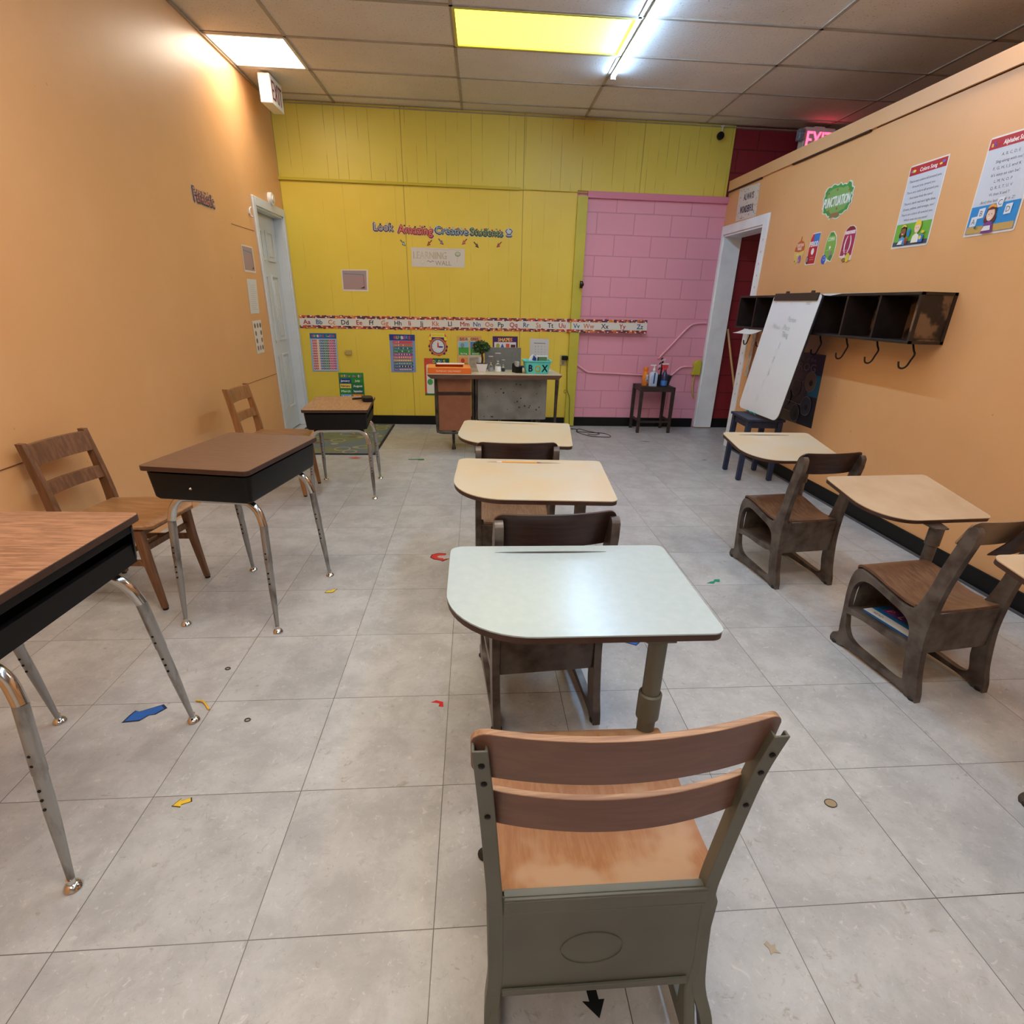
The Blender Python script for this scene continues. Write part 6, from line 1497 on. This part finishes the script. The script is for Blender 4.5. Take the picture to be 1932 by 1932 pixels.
s.line([(.12, .60 * s.H), (.76 * s.W - .08, .60 * s.H)], .004, (110, 104, 100)); s.line([(.12, .30 * s.H), (.76 * s.W - .075, .28 * s.H)], .005, (160, 150, 144)); s.line([(.08, .16 * s.H), (.5 * s.W - .07, .14 * s.H)], .005, (170, 160, 150)); s.text('tadpole', .30 * s.W, .53 * s.H, .014, (110, 104, 100))
s.build('frog_poster', 'dark FROG life cycle poster under the cubby, behind the whiteboard', 'poster')

# ================================================================== SCRAPS ON THE FLOOR
def scrap(name, label, x, y, pts, col, rz, sc, cat='paper scrap', edge=None, z=.0006):
    ca, sa = math.cos(rz), math.sin(rz)
    f = lambda P: [(x + (a * ca - c * sa) * sc, y + (a * sa + c * ca) * sc) for a, c in P]
    b = MB(); b.prism(f(pts), [], XY, z, z + .0010, ink(edge or col))
    if edge: b.prism(f(grow(pts, .86)), [], XY, z + .0010, z + .0014, ink(col))
    tag(b.build(name), label, cat, 'scraps on the floor')
ARR = [(-1, -.28), (.1, -.30), (.0, -.70), (1, 0), (.15, .62), (.1, .28), (-1, .34)]
HK_ = [(-.9, .5), (-.3, .75), (-.35, .45), (.15, .35), (.35, .0), (.1, -.28), (-.5, -.3), (-.55, -.65), (.2, -.75), (.8, -.4), (.9, .2), (.5, .65), (-.1, .85), (-.3, 1.1)]
scrap('paper_arrow', 'torn blue paper arrow on the floor beside the nearest box desk', -1.155, 1.60, [(-1, -.3), (-.2, -.5), (.2, -.2), (.5, -.25), (1, .1), (.8, .5), (-.3, .32), (-.5, .5), (-.7, .25)], (24, 96, 180), .35, .066, edge=(20, 40, 80))
scrap('paper_arrow', 'small yellow paper arrow on the floor, nearest to the viewer', -.852, 1.212, ARR, (226, 190, 50), PI + .45, .026, edge=(60, 50, 30))
scrap('paper_arrow', 'small yellow paper piece on the floor right of the dark topped box desk', -.726, 2.479, [(-1, -.2), (.2, -.5), (1, .5), (.4, .6), (-.1, .1), (-.6, .5)], (228, 198, 40), .3, .032, edge=(90, 80, 30))
scrap('paper_arrow', 'red curved paper arrow on the floor left of the pale blue desk', -.208, 2.884, HK_, (214, 42, 50), PI, .062, edge=(110, 20, 30))
scrap('paper_arrow', 'small red paper piece on the floor left of the nearest chair', -.145, 1.613, [(-.9, .2), (-.2, .6), (.8, .2), (.9, -.8), (.2, -.7), (.3, -.1), (-.3, .1)], (206, 30, 44), 0, .026)
scrap('paper_arrow', 'blue paper arrow on the floor under the pale blue desk', .682, 1.990, [(-.4, .6), (.5, .6), (.55, -.1), (.9, -.1), (.1, -.8), (-.9, -.1), (-.4, -.1)], (28, 100, 190), .1, .050, edge=(20, 50, 110))
scrap('paper_arrow', 'small green paper piece on the floor right of the pale blue desk', 1.278, 2.532, [(-1, -.1), (-.3, -.4), (.2, .0), (.6, -.2), (1, .4), (.4, .5), (.0, .15), (-.4, .1)], (24, 140, 116), .2, .048)
scrap('paper_arrow', 'red paper arrow on the floor in front of the rug', -1.111, 5.061, [(-1, 0), (.2, .55), (.0, .1), (1, .35), (.3, -.05), (.9, -.4), (.0, -.35)], (210, 60, 44), 0, .06)
scrap('paper_arrow', 'green paper strip on the floor between the rug and the middle column', -.549, 5.018, [(-1, .15), (-.9, -.1), (.1, -.05), (.4, -.35), (1, -.3), (.95, .3)], (30, 110, 60), 0, .075)
scrap('paper_arrow', 'black paper arrow on the floor under the nearest chair', .242, .656, ARR, (16, 18, 20), -PI / 2 + .15, .036)
scrap('dark_scrap', 'thin dark scrap on the floor before the small dark table', 1.855, 5.83, [(-1, .1), (.2, .15), (1, -.15), (.2, -.2)], (50, 42, 44), -.1, .055)
scrap('dark_scrap', 'small dark scrap on the floor left of the blue stool', 2.223, 5.062, [(-1, .1), (0, .35), (1, 0), (0, -.35)], (56, 48, 52), 0, .028)
b = MB(); b.tube(spline([(-1.01, 1.66, .005), (-.98, 1.65, .006), (-.945, 1.61, .004)], 5), .0035, ink((220, 176, 60)), n=7)
tag(b.build('yellow_straw'), 'bent yellow strip lying by a chrome foot of the nearest box desk', 'strip')
def ringo(x, y, r, label, m_, rr=.0022, sq=.8):
    b = MB(); b.tube([(x + r * math.cos(a), y + sq * r * math.sin(a), rr) for a in [k * PI / 8 for k in range(17)]], rr, n=6); tag(b.build('rubber_band', m_), label, 'rubber band', 'small bands on the floor')
RBM = mat('band_grey', (70, 66, 62), .6)
ringo(-.793, 1.553, .009, 'tiny dark ring on the floor right of the nearest box desk', RBM); ringo(-.977, 1.852, .009, 'tiny dark ring on the floor between the two nearest box desks', RBM)
b = MB(); b.prism([(1.053 + .017 * math.cos(a), 1.11 + .014 * math.sin(a)) for a in [k * PI / 8 for k in range(16)]], [], XY, .0005, .0022, mat('bottle_top', (150, 132, 104), .4)); b.tube([(1.053 + .0175 * math.cos(a), 1.11 + .0145 * math.sin(a), .002) for a in [k * PI / 8 for k in range(17)]], .0014, mat('bottle_top_rim', (60, 54, 40), .5), n=6)
tag(b.build('coin'), 'small round tan disc on the floor right of the nearest chair', 'disc')
scrap('crumb_stain', 'tan crumb stain on the floor right of the nearest chair leg', .673, .731, [(-.8, .5), (-.2, .9), (.1, .3), (.8, .4), (.5, -.2), (.9, -.8), (.1, -.6), (-.5, -.9), (-.4, -.1)], (166, 154, 134), 0, .017, 'stain')
#PART6
